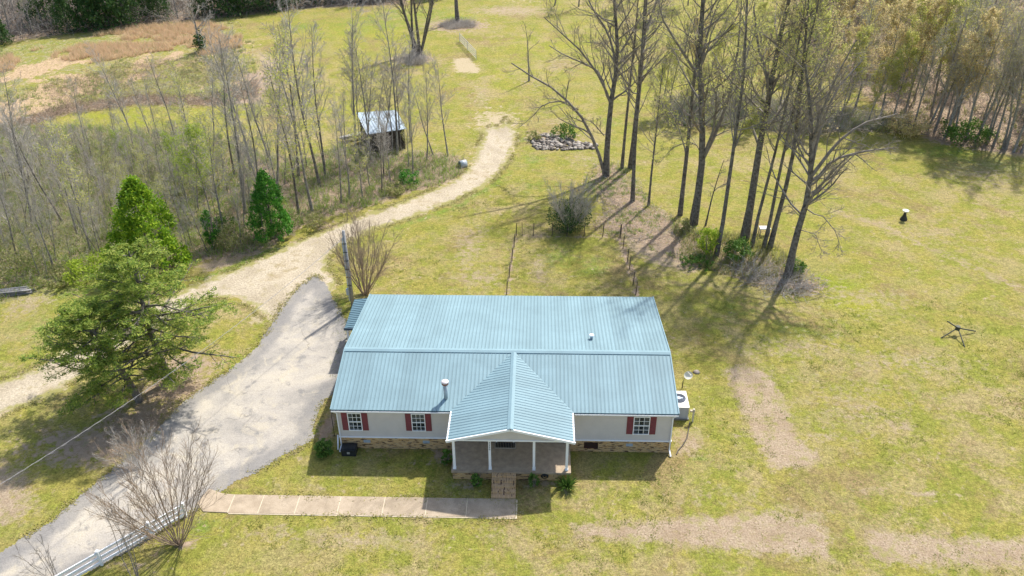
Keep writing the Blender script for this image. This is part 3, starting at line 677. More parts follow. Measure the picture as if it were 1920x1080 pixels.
# side awning
aw = MB(); A = [(-9.72, 8.72, 2.62), (-9.72, 12.3, 2.62), (-10.95, 12.3, 2.45), (-10.95, 8.72, 2.45)]
aw.prism(A[::-1], (0, 0, -.05)); y = 8.85
while y < 12.3: rib(aw, (-9.75, y, 2.62), (-10.97, y, 2.45), (-.14, 0, 1), .05, .035); y += .2286
awn = aw.build('awning', roof_mat('awning_metal', (.13, .22, .26)), house)
p_ = MB(); p_.box(-10.85, -10.73, 8.78, 8.9, 0, 2.4); p_.build('awning_post', WHT, awn)
p_ = MB(); p_.box(-10.85, -10.73, 12.1, 12.22, 0, 2.4); p_.build('awning_post', WHT, awn)
MB().box(-10.97, -9.72, 8.66, 8.71, 2.38, 2.56).build('awning_fascia', simple('fascia_dark', (.07, .11, .15), (.06, .1, .13)), awn)

# front steps
st = thing('front_steps', 'flight of tan brick steps up to the front porch', 'steps', (.07, -2.5, 0))
def brick_top():
    mt, t, b = base_mat('step_brick', .9, .1); co = objco(t)
    br = nd(t, 'ShaderNodeTexBrick'); mp = nd(t, 'ShaderNodeMapping'); mp.inputs['Rotation'].default_value = (0, 0, 0)
    t.links.new(co, mp.inputs[0]); t.links.new(mp.outputs[0], br.inputs['Vector']); br.offset = 0
    br.inputs['Scale'].default_value = 1; br.inputs['Brick Width'].default_value = .085; br.inputs['Row Height'].default_value = .3; br.inputs['Mortar Size'].default_value = .008
    br.inputs['Color1'].default_value = (.48, .31, .15, 1); br.inputs['Color2'].default_value = (.56, .38, .22, 1); br.inputs['Mortar'].default_value = (.34, .24, .15, 1)
    mp2 = nd(t, 'ShaderNodeMapping'); mp2.inputs['Scale'].default_value = (11.8, 3.3, 3.3); t.links.new(co, mp2.inputs[0])
    c = mix(t, ramp(t, noise(t, mp2.outputs[0], 1, 1), [(.60, 0.0), (.64, .9)]), br.outputs['Color'], (.09, .055, .04))
    t.links.new(c, b.inputs['Base Color']); bump(t, b, br.outputs['Fac'], -.4, .01); return mt
SB = brick_top()
for i in range(5):
    MB().box(-.67, .67, -.28*(i+1)-.0, -.28*i-.003, 0.0, .63-.125*i).build('step', SB, st)

mat_ = thing('doormat', 'black slatted doormat with pale edging on the porch floor', 'doormat', (.07, -.32, PF))
mb = MB()
for i in range(12): mb.box(-.56+i*.094, -.5+i*.094, -.22, .2, 0, .03)
mb.build('slats', DARK, mat_)
MB().box(-.62, .62, -.27, -.23, 0, .035).box(-.62, -.58, -.23, .24, 0, .035).box(.58, .62, -.23, .24, 0, .035).box(-.58, .58, -.23, .21, 0, .012).build('edging', simple('mat_edge', (.4, .36, .3), (.3, .27, .22)), mat_)

# ------------------------------------------------------------------ things round the house
ac = thing('air_conditioner', 'white boxy air conditioning unit with round dark fan beside the right wall', 'air conditioner', (10.55, 3.65, 0))
ACW = simple('ac_white', (.72, .71, .66), (.66, .65, .6), 4, .5); ACS = simple('ac_side', (.42, .45, .48), (.36, .39, .42), 4, .5)
MB().box(-.62, .66, -.8, .86, .0, .1).build('base_pad', simple('pad', (.2, .2, .18)), ac)
MB().box(-.56, .6, -.74, .8, .1, .97).build('body', ACS, ac)
MB().box(-.585, .625, -.765, .825, .97, 1.0).build('top_panel', ACW, ac)
fm = MB(); fm.tube([(.08, .1, 1.0), (.08, .1, 1.015)], .42, 28); fan = fm.build('fan_well', simple('fan_dark', (.03, .04, .06), (.05, .07, .1)), ac)
gr = MB()
for rr in (.42, .34, .26, .18):
    n_ = 28; gr.tube([(.08+rr*math.cos(a), .1+rr*math.sin(a), 1.03) for a in [2*math.pi*i/n_ for i in range(n_+1)]], .012, 5)
gr.build('fan_grille', simple('grille', (.22, .25, .3), (.2, .22, .26)), fan)
bl = MB(); bl.tube([(.08, .1, 1.035), (.08, .1, 1.05)], .14, 16); bl.box(-.16, .32, .05, .15, 1.036, 1.046); bl.build('fan_badge', simple('badge', (.5, .56, .68), (.42, .48, .6), 12), fan)

dish = thing('satellite_dish', 'small white satellite dish on a bent dark mast behind the white box unit', 'satellite dish', (11.25, 6.0, 0))
MB().tube([(0, 0, 0), (0, 0, .55), (.12, .12, .8)], .03, 8).build('mast', DARK, dish)
b_ = MB(); cen = np.array([.28, .12, .95]); n_ = norm(np.array([.25, -.75, .62])); u = norm(np.cross(n_, [0, 0, 1.])); w = np.cross(n_, u)
for k, (r_, dd) in enumerate(((.0, 0), (.12, .01), (.22, .04), (.3, .08))):
    pass
rings = [(.01, 0), (.12, .012), (.22, .04), (.31, .085)]
b_.v = []; 
for r_, dd in rings:
    for j in range(16):
        a = 2*math.pi*j/16; b_.v.append(tuple(cen+n_*dd+u*r_*math.cos(a)+w*r_*math.sin(a)*.85))
for k in range(3):
    for j in range(16): b_.f.append((k*16+j, k*16+(j+1) % 16, (k+1)*16+(j+1) % 16, (k+1)*16+j))
b_.f.append(tuple(range(16)))
DW = simple('dish_white', (.68, .66, .56), (.6, .58, .48)); dd_ = b_.build('reflector', DW, dish, True)
MB().bar(cen+w*-.25, cen+n_*.42+w*-.05, .025, .025).box(*(cen[0]+n_[0]*.42-.04, cen[0]+n_[0]*.42+.04, cen[1]+n_[1]*.42-.04, cen[1]+n_[1]*.42+.04, cen[2]+n_[2]*.42-.03, cen[2]+n_[2]*.42+.03)).build('receiver_arm', DW, dish)

pp = thing('yard_post', 'short thin cream post in the grass near the right front corner', 'post', (11.42, 2.75, 0))
MB().box(-.05, .05, -.05, .05, 0, 1.0).build('shaft', simple('cream', (.6, .56, .45), (.5, .46, .36)), pp)
MB().box(-.22, .07, -.07, .07, .8, .9).build('bracket', simple('cream2', (.5, .42, .32), (.42, .36, .26)), pp)

rk = MB(); 
def rock_mesh(n, sz, seed, centers, flat=.6):
    r = np.random.default_rng(seed); nb_ = NB()
    ico = np.array([(0, 0, 1), (.894, 0, .447), (.276, .851, .447), (-.724, .526, .447), (-.724, -.526, .447), (.276, -.851, .447), (.724, .526, -.447), (-.276, .851, -.447), (-.894, 0, -.447), (-.276, -.851, -.447), (.724, -.526, -.447), (0, 0, -1)])
    fc = np.array([(0, 1, 2), (0, 2, 3), (0, 3, 4), (0, 4, 5), (0, 5, 1), (1, 6, 2), (2, 7, 3), (3, 8, 4), (4, 9, 5), (5, 10, 1), (6, 7, 2), (7, 8, 3), (8, 9, 4), (9, 10, 5), (10, 6, 1), (11, 7, 6), (11, 8, 7), (11, 9, 8), (11, 10, 9), (11, 6, 10)])
    for c in centers:
        v = ico*(.75+.5*r.random((12, 1)))*sz*(.5+r.random())*np.array([1, .6+.6*r.random(), flat]); a = r.random()*6.28
        R_ = np.array([[math.cos(a), -math.sin(a), 0], [math.sin(a), math.cos(a), 0], [0, 0, 1]]); nb_.add(v@R_.T+np.array(c), fc)
    return nb_
def rockmat():
    mt, t, b = base_mat('stone', .9, .1); geo = nd(t, 'ShaderNodeNewGeometry')
    c = ramp(t, geo.outputs['Random Per Island'], [(0, (.07, .06, .05)), (.5, (.24, .205, .17)), (1, (.50, .45, .38))])
    t.links.new(mix(t, 1.0, c, ramp(t, noise(t, objco(t), 8, 4), [(.3, .7), (.7, 1.15)]), 'MULTIPLY'), b.inputs['Base Color']); return mt
STN = rockmat()
g_ = G(1305, 698); o = rock_mesh(1, .3, 3, [(0, 0, .03)], .25).build('flat_stone', STN, None, False, (g_[0], g_[1], 0)); tag(o, 'pale flat stone lying in the grass behind the dish', 'stone')
poly = g2([(996, 266), (1008, 256), (1030, 252), (1060, 258), (1085, 268), (1120, 272), (1118, 279), (1060, 282), (1005, 281)])
pts = scatter_poly(poly, 520, rng); o = rock_mesh(0, .2, 4, [(a, b, .0+.12*rng.random()) for a, b in pts], .6).build('riprap', STN); tag(o, 'heap of pale broken rocks in the ditch right of the track', 'rocks', None, 'stuff')
hs = MB().tube([(11.25, 2.7, .03), (11.05, 1.9, .03), (10.85, 1.2, .03), (10.5, .55, .03), (10.2, .15, .03), (10.05, -.2, .03)], .035, 6).build('drain_hose', simple('hose_dark', (.06, .05, .045), (.09, .075, .06)), None); tag(hs, 'dark hose lying on the grass by the right front corner', 'hose')
# pile of black box by corner
bx = thing('deck_box', 'black lidded box against the brick at the left front corner', 'storage box', (-9.1, -.42, 0))
BP = simple('black_plastic', (.018, .02, .022), (.03, .032, .035), 5, .4)
MB().box(-.42, .42, -.3, .3, 0, .42).build('body', BP, bx); MB().prism([(-.45, -.33, .42), (.45, -.33, .42), (.45, -.33, .47), (-.45, -.33, .47)], (0, .64, .0)).box(-.4, .4, -.25, .25, .471, .5).build('lid', BP, bx)
MB().box(-.08, .08, -.34, -.32, .2, .34).build('latch', simple('latch', (.4, .38, .32)), bx)
hk = thing('shepherd_hook', 'thin black metal hook pole beside the left wall', 'pole', (-10.3, 1.0, 0))
MB().tube([(0, 0, 0), (0, 0, 1.5), (0, .05, 1.62), (0, .15, 1.68), (0, .25, 1.62), (0, .27, 1.5)], .018, 6).build('shaft', DARK, hk)
MB().tube([(-.12, 0, .02), (.12, 0, .02)], .015, 6).build('foot_bar', DARK, hk)
hr = thing('hose_reel', 'black coiled hose hanging on the porch brick right of the steps', 'hose', (2.35, -2.52, .42))
m_ = MB()
for k, r_ in enumerate((.2, .17, .14)):
    m_.tube([(r_*math.cos(a), -.03*k, r_*.8*math.sin(a)) for a in [2*math.pi*i/18 for i in range(19)]], .022, 6)
m_.build('hose_coil', DARK, hr); MB().box(-.05, .05, 0, .1, -.05, .1).build('bracket', DARK, hr)

# utility pole and service cable
up = thing('utility_pole', 'weathered grey wooden utility pole behind the left end of the house', 'utility pole', (-11.84, 15.12, 0))
WOOD = simple('weathered_wood', (.36, .35, .34), (.26, .25, .24), 9, .9, .1, .4)
MB().tube([(0, 0, 0), (0, 0, 6.4)], [.15, .11], 12).build('shaft', WOOD, up, True)
MB().tube([(-.17, -.1, 0.6), (-.15, -.1, 5.6), (-.1, -.03, 5.9)], .04, 8).build('conduit', GREY, up)
MB().box(-.3, -.12, -.3, -.1, 1.2, 1.7).build('meter_box', GREY, up)
m_ = MB()
for z_ in (1.9, 2.6, 3.3, 4.0, 4.7, 5.4): m_.box(-.2, .12, -.16, -.1, z_, z_+.04)
m_.build('strap', DARK, up)
def cable(a, b, sag, n=40):
    a = np.array(a); b = np.array(b); return [a+(b-a)*t-np.array([0, 0, sag*4*t*(1-t)]) for t in np.linspace(0, 1, n)]
A0 = np.array([-11.9, 15.0, 5.9]); B0 = G(-150, 998, 6.3)
cb = MB(); P0 = cable(A0, B0, .9); cb.tube(P0, .010, 6)
tw = [p+.045*np.array([math.cos(i*2.2), 0, math.sin(i*2.2)]) for i, p in enumerate(cable(A0, B0, .93, 120))]; cb.tube(tw, .006, 4)
o = cb.build('service_cable', simple('cable_grey', (.34, .33, .32), (.26, .25, .24)), None); tag(o, 'twisted grey power cable running from the pole down to the lower left', 'cable')

# white rail fence
wf = thing('rail_fence', 'white three rail vinyl fence along the driveway edge at the lower left', 'fence')
fp = [np.array((-20.167, -8.85)), np.array((-18.338, -6.925))]; dv = fp[1]-fp[0]
posts = [fp[0]-dv*2, fp[0]-dv, fp[0], fp[1], fp[1]+dv*.72]
for p in posts:
    MB().box(p[0]-.065, p[0]+.065, p[1]-.065, p[1]+.065, 0, 1.0).prism([(p[0]-.08, p[1]-.08, 1.0), (p[0]+.08, p[1]-.08, 1.0), (p[0]+.08, p[1]+.08, 1.0), (p[0]-.08, p[1]+.08, 1.0)], (0, 0, .04)).build('post', WHT, wf)
for a, b_ in zip(posts[:-1], posts[1:]):
    u_ = (b_-a)/np.linalg.norm(b_-a)*.066
    for z_ in (.2, .53, .88): MB().bar((*(a+u_), z_), (*(b_-u_), z_), .06, .13).build('rail', WHT, wf)

# wire fence of the back yard
wr = thing('wire_fence', 'low wire fence on thin dark posts around the back yard', 'wire fence')
PST = simple('t_post', (.06, .045, .035), (.1, .08, .06)); 
left = [(950, 552), (955, 520), (960, 490), (964, 463), (968, 442)]; back = [(968, 442), (1000, 442), (1035, 443), (1063, 443), (1095, 443), (1130, 444), (1162, 445)]
right = [(1162, 445), (1168, 466), (1176, 492), (1180, 505), (1187, 535), (1192, 553)]
for lst in (left, back, right):
    q = [G(*p) for p in lst]
    for p in q: MB().tube([(p[0], p[1], 0), (p[0]+.05, p[1], 1.2)], .036, 6).build('post', PST, wr)
    m_ = MB()
    for a, b_ in zip(q[:-1], q[1:]):
        for z_ in (.15, .35, .55, .75, .95): m_.tube([(a[0], a[1], z_), (b_[0], b_[1], z_)], .005, 3, False)
        n_ = int(np.linalg.norm(b_-a)/.3)
        for i in range(1, n_):
            c_ = a+(b_-a)*i/n_; m_.tube([(c_[0], c_[1], .05), (c_[0], c_[1], 1.0)], .004, 3, False)
    m_.build('wire', PST, wr)
for px, py in ((1164, 446), (979, 442)):
    p = G(px, py); MB().tube([(p[0], p[1], 0), (p[0], p[1], 1.3)], .03, 6).build('post', PST, wr)

# shed
sh = thing('shed', 'old wooden shed with pale blue metal roof among the bare trees', 'shed')
R4 = [np.array(G(*a)) for a in ((668, 212, 3.0), (743, 207, 3.0), (762, 242, 2.2), (688, 253, 2.2))]
m_ = MB(); m_.prism([tuple(p) for p in R4], (0, 0, .05))
nrm = norm(np.cross(R4[1]-R4[0], R4[3]-R4[0])); nrm = nrm if nrm[2] > 0 else -nrm
for k in range(13):
    t_ = (k+.5)/13; rib(m_, R4[0]*(1-t_)+R4[1]*t_+np.array([0, 0, .05]), R4[3]*(1-t_)+R4[2]*t_+np.array([0, 0, .05]), nrm, .06, .03)
m_.build('roof', roof_mat('shed_metal', (.42, .50, .56)), sh)
SW = simple('shed_wood', (.05, .042, .035), (.11, .095, .08), 4, .95, .1, .3)
cen = sum(R4)/4; q = [cen+(p-cen)*.88 for p in R4]
m_ = MB()
for a, b_ in ((0, 1), (1, 2), (2, 3), (3, 0)):
    A_, B_ = q[a], q[b_]; L_ = np.linalg.norm((B_-A_)[:2]); n_ = int(L_/.2)
    for i in range(n_):
        s0_ = A_+(B_-A_)*(i/n_); s1_ = A_+(B_-A_)*((i+.92)/n_)
        off = norm(np.cross(B_-A_, [0, 0, 1.]))*.03
        m_.prism([(s0_[0], s0_[1], .0), (s1_[0], s1_[1], .0), (s1_[0], s1_[1], s1_[2]-.04), (s0_[0], s0_[1], s0_[2]-.04)], off)
m_.build('wall', SW, sh)
for p in q: MB().box(p[0]-.07, p[0]+.07, p[1]-.07, p[1]+.07, 0, p[2]-.05).build('corner_post', SW, sh)
def planks(name, label, cat, loc, rz, n, L_, mat, seed):
    r = random.Random(seed); t_ = thing(name, label, cat, loc, rz)
    for i in range(n):
        a = r.uniform(-.12, .12); y_ = (i % 3)*.28-.3+r.uniform(-.05, .05); z_ = .06+.13*(i//3); l_ = L_*r.uniform(.75, 1)
        MB().bar((-l_/2, y_-a, z_), (l_/2, y_+a, z_), .2, .07).build('plank', mat, t_)
    return t_
g_ = G(662, 262); planks('plank_pile', 'pile of white painted boards left of the shed', 'boards', (g_[0], g_[1], .3), .5, 7, 3.0, simple('white_board', (.55, .52, .47), (.3, .28, .25)), 2)
g_ = G(10, 552); planks('plank_pile', 'stack of grey weathered planks at the left edge below the thicket', 'planks', (g_[0], g_[1], 0), .25, 9, 4.2, simple('grey_board', (.34, .33, .31), (.22, .2, .19)), 5)
# culvert
g_ = G(868, 312); cv = thing('culvert_pipe', 'open grey metal culvert pipe sticking out at the end of the thicket', 'pipe', (g_[0], g_[1], .25), .5)
m_ = MB(); n_ = 20
for k, (r_, xx) in enumerate(((.38, -.35), (.38, .35), (.34, .35), (.34, -.35))):
    for j in range(n_): m_.v.append((xx, r_*math.cos(2*math.pi*j/n_), r_*math.sin(2*math.pi*j/n_)))
for k in range(4):
    for j in range(n_):
        a = k*n_+j; b_ = k*n_+(j+1) % n_; c_ = ((k+1) % 4)*n_; m_.f.append((a, b_, c_+(j+1) % n_, c_+j))
m_.build('pipe_wall', GREY, cv, True)
MB().tube([(-.1, 0, 0), (-.05, 0, 0)], .335, 16).build('dark_inside', DARK, cv)
# gate in the meadow
a = G(862, 78); b_ = G(893, 112); gt = thing('field_gate', 'pale barred metal gate standing open in the upper meadow by the sand', 'gate')
m_ = MB()
for z_ in (.2, .45, .7, .95, 1.2): m_.tube([(a[0], a[1], z_), (b_[0], b_[1], z_)], .03, 6)
m_.build('rails', simple('gate_metal', (.5, .52, .5)), gt)
m_ = MB()
for t_ in (0, .5, 1): p = a+(b_-a)*t_; m_.tube([(p[0], p[1], 0), (p[0], p[1], 1.25)], .035, 6)
m_.build('uprights', simple('gate_metal2', (.5, .52, .5)), gt)
# yard things on the right
g_ = G(1792, 627); yf = thing('metal_frame', 'dark four armed metal frame standing alone on the right lawn', 'metal frame', (g_[0], g_[1], 0))
hub = np.array([0, 0, .55]); IR = simple('iron', (.07, .075, .05), (.04, .045, .03), 9, .6)
for px, py, z_ in ((1776, 602, .75), (1809, 651, 0), (1764, 634, 0), (1829, 621, .1)):
    e = G(px, py, z_)-np.array([g_[0], g_[1], 0]); MB().tube([hub, e], .045, 6).build('arm', IR, yf)
MB().tube([hub-np.array([0, 0, .14]), hub+np.array([0, 0, .14])], .16, 10).build('hub', IR, yf)
g_ = G(1694, 412); bb = thing('bird_bath', 'dark stand with a small white bowl far out on the right lawn', 'bird bath', (g_[0], g_[1], 0))
MB().tube([(0, 0, 0), (0, 0, .12), (0, 0, .4), (0, 0, .75)], [.32, .3, .16, .08], 10).build('pedestal', simple('bath_dark', (.035, .04, .03), (.06, .05, .035)), bb)
MB().tube([(0, 0, .75), (0, 0, .8), (0, 0, .92)], [.1, .24, .28], 12).build('bowl', simple('bath_white', (.68, .66, .58), (.6, .58, .5)), bb)
g_ = G(1432, 440); bt = thing('side_table', 'small white topped table behind the tall central trunks', 'table', (g_[0], g_[1], 0))
MB().box(-.45, .45, -.3, .3, .62, .7).build('table_top', simple('table_white', (.62, .62, .56), (.5, .5, .45)), bt)
for sx in (-.38, .38):
    for sy in (-.24, .24): MB().box(sx-.03, sx+.03, sy-.03, sy+.03, 0, .62).build('leg', WOOD, bt)
g_ = G(1120, 478)

# ------------------------------------------------------------------ vegetation
BARKS = {
 'grey': simple('bark_grey', (.36, .335, .29), (.17, .15, .13), 5, .95, .1, .5),
 'dark': simple('bark_dark', (.24, .215, .18), (.085, .072, .06), 4, .95, .1, .6),
 'pale': simple('twig_pale', (.50, .455, .40), (.34, .305, .26), 3, .95, .1),
 'olive': simple('twig_olive', (.50, .45, .30), (.33, .30, .17), 1.2, .95, .1),
 'brown': simple('twig_brown', (.38, .29, .21), (.24, .18, .13), 3, .95, .1),
 'mid': simple('twig_mid', (.32, .28, .235), (.18, .155, .13), 3, .95, .1)}
LV = {
 'bud': leafmat('leaf_bud', [(.52, .52, .13), (.60, .55, .20), (.42, .50, .10)], .5),
 'tan': leafmat('leaf_tan', [(.60, .47, .24), (.64, .52, .28), (.54, .50, .18)], .5),
 'lime': leafmat('leaf_lime', [(.30, .42, .035), (.42, .50, .06), (.24, .36, .03)], .45),
 'green': leafmat('leaf_green', [(.06, .13, .02), (.11, .21, .035), (.17, .28, .05)], .3),
 'pyr': leafmat('leaf_pyr', [(.08, .18, .015), (.21, .36, .02), (.40, .52, .04)], .4),
 'pyr2': leafmat('leaf_deep', [(.04, .17, .02), (.09, .27, .03), (.17, .38, .05)], .35),
 'pine': leafmat('needle', [(.11, .19, .035), (.26, .35, .055), (.45, .47, .10)], .42),
 'dkever': leafmat('needle_dark', [(.03, .075, .02), (.055, .12, .03), (.10, .17, .04)], .2),
 'weed': leafmat('weed', [(.22, .27, .07), (.34, .34, .12), (.46, .38, .22)], .4),
 'under': leafmat('undergrowth_green', [(.19, .34, .045), (.32, .41, .09), (.46, .44, .20)], .45),
 'straw': leafmat('straw', [(.66, .48, .31), (.72, .54, .36), (.52, .42, .22)], .5),
 'fieldg': leafmat('field_grass', [(.20, .33, .06), (.36, .37, .14), (.50, .41, .27)], .45),
 'litter': leafmat('dead_leaf', [(.28, .19, .13), (.42, .31, .21), (.55, .43, .31)], .2)}

def bare_tree(h, r0, r, n1=14, n2=6, n3=5, spread=38, bark='grey', twig='pale', leaf=None, nleaf=0, lsize=.12, t0=.3, ratio=.36, trunkP=None, trunkR=None, lean=.03, lvl3=True, limbs=None, loc=(0, 0, 0), parent=None, rmin=.011):
    """limbs: list of (P(K,3),R(K)) extra main limbs"""
    if trunkP is None:
        P = grow(np.zeros((1, 3)), np.array([[r.normal()*lean, r.normal()*lean, 1]]), np.array([h]), 9, .035, .02, r)
        R = (r0*np.linspace(1, .10, 9)**.9)[None]; R[0, 0] *= 1.25
    else: P, R = trunkP, trunkR
    tb = NB(); tb.add(*tubes(P, R, 8))
    cb_ = NB(); Ps = [P]; Rs = [R]
    if limbs is not None:
        LP, LR = limbs; cb_.add(*tubes(LP, LR, 6))
    C1, R1 = spawn(P, R, n1, t0, .97, spread, ratio, 6, .12, .07, r, .5)
    R1 = np.maximum(R1, rmin*1.6); cb_.add(*tubes(C1, R1, 5))
    if limbs is not None:
        C1b, R1b = spawn(LP, LR, 10, .2, .97, 44, .38, 6, .13, .06, r, .5); R1b = np.maximum(R1b, rmin*1.6)
        cb_.add(*tubes(C1b, R1b, 5)); C1 = np.concatenate([C1, C1b]); R1 = np.concatenate([R1, R1b])
    C2, R2 = spawn(C1, R1, n2, .2, .98, 40, .5, 5, .14, .06, r, .6); R2 = np.maximum(R2, rmin); cb_.add(*tubes(C2, R2, 3))
    tips = C2
    if lvl3:
        C3, R3 = spawn(C2, R2, n3, .2, 1.0, 38, .55, 4, .15, .05, r, .7); R3 = np.maximum(R3, rmin*.75); cb_.add(*tubes(C3, R3, 3)); tips = C3
    tb.build('trunk', BARKS[bark], parent, True, loc); cb_.build('branches', BARKS[twig], parent, False, loc)
    if leaf and nleaf:
        N, K, _ = tips.shape; ii = r.integers(0, N, nleaf); kk = r.integers(1, K, nleaf)
        C = tips[ii, kk]+r.normal(size=(nleaf, 3))*.12
        V_, F_ = tri_leaves(C, lsize, r); mesh_np('foliage', V_, [F_], LV[leaf], parent, False, loc)
PROTO = {}
def proto(key, **kw):
    e = bpy.data.objects.new(kw.pop('name'), None); link(e); seed = kw.pop('seed')
    bare_tree(parent=e, r=np.random.default_rng(seed), **kw); PROTO[key] = [e, False]; return e
def place(key, x, y, s, label, cat, group, rz=None, r=rng, sxy=1.0, tilt=.05, z=0):
    e, used = PROTO[key]
    o = copy_tree(e) if used else e
    PROTO[key][1] = True
    o.location = (x, y, z-.03); o.scale = (s*sxy, s*sxy, s)
    o.rotation_euler = (r.normal()*tilt, r.normal()*tilt, r.random()*6.28 if rz is None else rz)
    for k in list(o.keys()): del o[k]
    return tag(o, label, cat, group)
ORD = ['first', 'second', 'third', 'fourth', 'fifth', 'sixth', 'seventh', 'eighth', 'ninth', 'tenth', 'eleventh', 'twelfth', 'thirteenth', 'fourteenth', 'fifteenth', 'sixteenth', 'seventeenth', 'eighteenth', 'nineteenth', 'twentieth']
def label_group(objs, adj, zones, rows):
    """objs: (obj, x, y) ; zones: (pxmax, phrase) by pixel column; rows: depth phrases near to far."""
    cells = {}
    for o, x, y in objs:
        px, py = proj(x, y); z = next((p for m_, p in zones if px < m_), zones[-1][1]); cells.setdefault(z, []).append((py, px, o))
    for z, l in cells.items():
        l.sort(key=lambda a: -a[0]); n = len(l); per = max(1, math.ceil(n/len(rows)))
        for ri in range(len(rows)):
            row = sorted(l[ri*per:(ri+1)*per], key=lambda a: a[1])
            for k, (py, px, o) in enumerate(row):
                o['label'] = f"{adj} {z}, {rows[ri]}, {ORD[min(k, 19)]} from left"

# thin saplings of the left thicket
for i in range(7):
    proto(('sap', i), name='bare_tree', seed=20+i, h=10, r0=.085, n1=[16, 20, 24][i % 3], n2=7, n3=7, spread=[26, 34, 44][i % 3], bark=['grey', 'dark', 'grey'][i % 3], twig='pale', t0=.3, ratio=.25, rmin=.0075, lean=.06)
proto(('sap', 7), name='budding_tree', seed=40, h=10, r0=.085, n1=20, n2=6, n3=6, spread=36, twig='pale', t0=.25, ratio=.28, leaf='lime', nleaf=2600, lsize=.13, rmin=.008)
proto(('sap', 8), name='budding_tree', seed=41, h=10, r0=.085, n1=20, n2=6, n3=6, spread=36, twig='pale', t0=.25, ratio=.28, leaf='bud', nleaf=1800, lsize=.11, rmin=.008)
THZ = [(110, 'by the left picture edge'), (230, 'left of the bright conifer'), (340, 'behind the bright conifer'), (450, 'behind the small green sapling'),
       (560, 'around the dark green conifer'), (660, 'left of the blue roofed shed'), (760, 'around the blue roofed shed'), (5000, 'between shed and culvert')]
# measured trunks (base px, top row)
meas = [((745, 290), 10), ((690, 294), 120), ((716, 292), 90), ((736, 287), 130), ((752, 281), 110), ((703, 284), 140), ((676, 290), 100), ((695, 300), 60), ((668, 305), 20), ((610, 330), 60), ((655, 370), 190), ((560, 400), 120), ((600, 350), 10), ((585, 395), 80), ((770, 265), 60), ((800, 300), 130), ((812, 290), 140), ((840, 292), 110),
        ((720, 330), 200), ((640, 380), 200), ((680, 375), 230), ((560, 330), 40), ((520, 380), 90), ((505, 300), 70), ((470, 320), 60), ((440, 330), 90), ((400, 300), 120), ((370, 310), 130), ((350, 260), 170), ((300, 270), 150), ((280, 250), 140),
        ((250, 280), 160), ((220, 270), 180), ((160, 270), 150), ((170, 470), 250), ((145, 440), 230), ((120, 420), 200), ((60, 420), 190), ((55, 350), 120), ((20, 330), 150), ((460, 400), 60), ((420, 440), 220), ((490, 420), 150), ((100, 500), 300), ((30, 480), 290), ((250, 262), 90), ((332, 270), 110)]
lst = []; taken = []
for i, ((bx_, by_), ty) in enumerate(meas):
    g_ = G(bx_, by_); d = _ray(bx_-(by_-ty)*(960-bx_)/2537, ty); h = (CAM+d*((g_[1]-CAM[1])/d[1]))[2]
    k = 1 if by_ > 320 and i % 3 == 0 else (0, 3, 2, 5, 4, 6, 8)[i % 7]
    o = place(('sap', k), g_[0], g_[1], max(.5, h/10), None, 'tree', 'bare trees of the left thicket', tilt=.05)
    lst.append((o, g_[0], g_[1])); taken.append(g_[:2])
q = scatter_poly(g2([(-60, 320), (130, 290), (400, 292), (560, 310), (680, 285), (860, 300), (800, 335), (700, 375), (560, 410), (470, 460), (240, 505), (-60, 540)]), 900, rng)
for x, y in q:
    if len(lst) >= 235: break
    px, py = proj(x, y)
    if min(math.hypot(x-a, y-b) for a, b in taken) < (1.2 if px > 480 else .85): continue
    if px > 480 and rng.random() < .62: continue
    taken.append((x, y)); k = rng.choice([0, 1, 2, 3, 4, 5, 6, 8, 7], p=[.14, .12, .14, .13, .12, .1, .1, .1, .05])
    s = rng.uniform(.5, .85) if px > 500 else rng.uniform(.3, .58)
    o = place(('sap', int(k)), x, y, s, None, 'tree', 'bare trees of the left thicket', tilt=.07); lst.append((o, x, y))
for bx_, by_, s in ((372, 395, .85), (395, 400, .8), (352, 385, .7), (448, 262, .55)):
    g_ = G(bx_, by_); o = place(('sap', 7), g_[0], g_[1], s, None, 'tree', 'bare trees of the left thicket'); lst.append((o, g_[0], g_[1]))
label_group(lst, 'thin leafless sapling', THZ, ['front row', 'middle row', 'back row'])
for o, x, y in lst:
    if o.name.startswith('budding'): o['label'] = o['label'].replace('leafless', 'budding green')

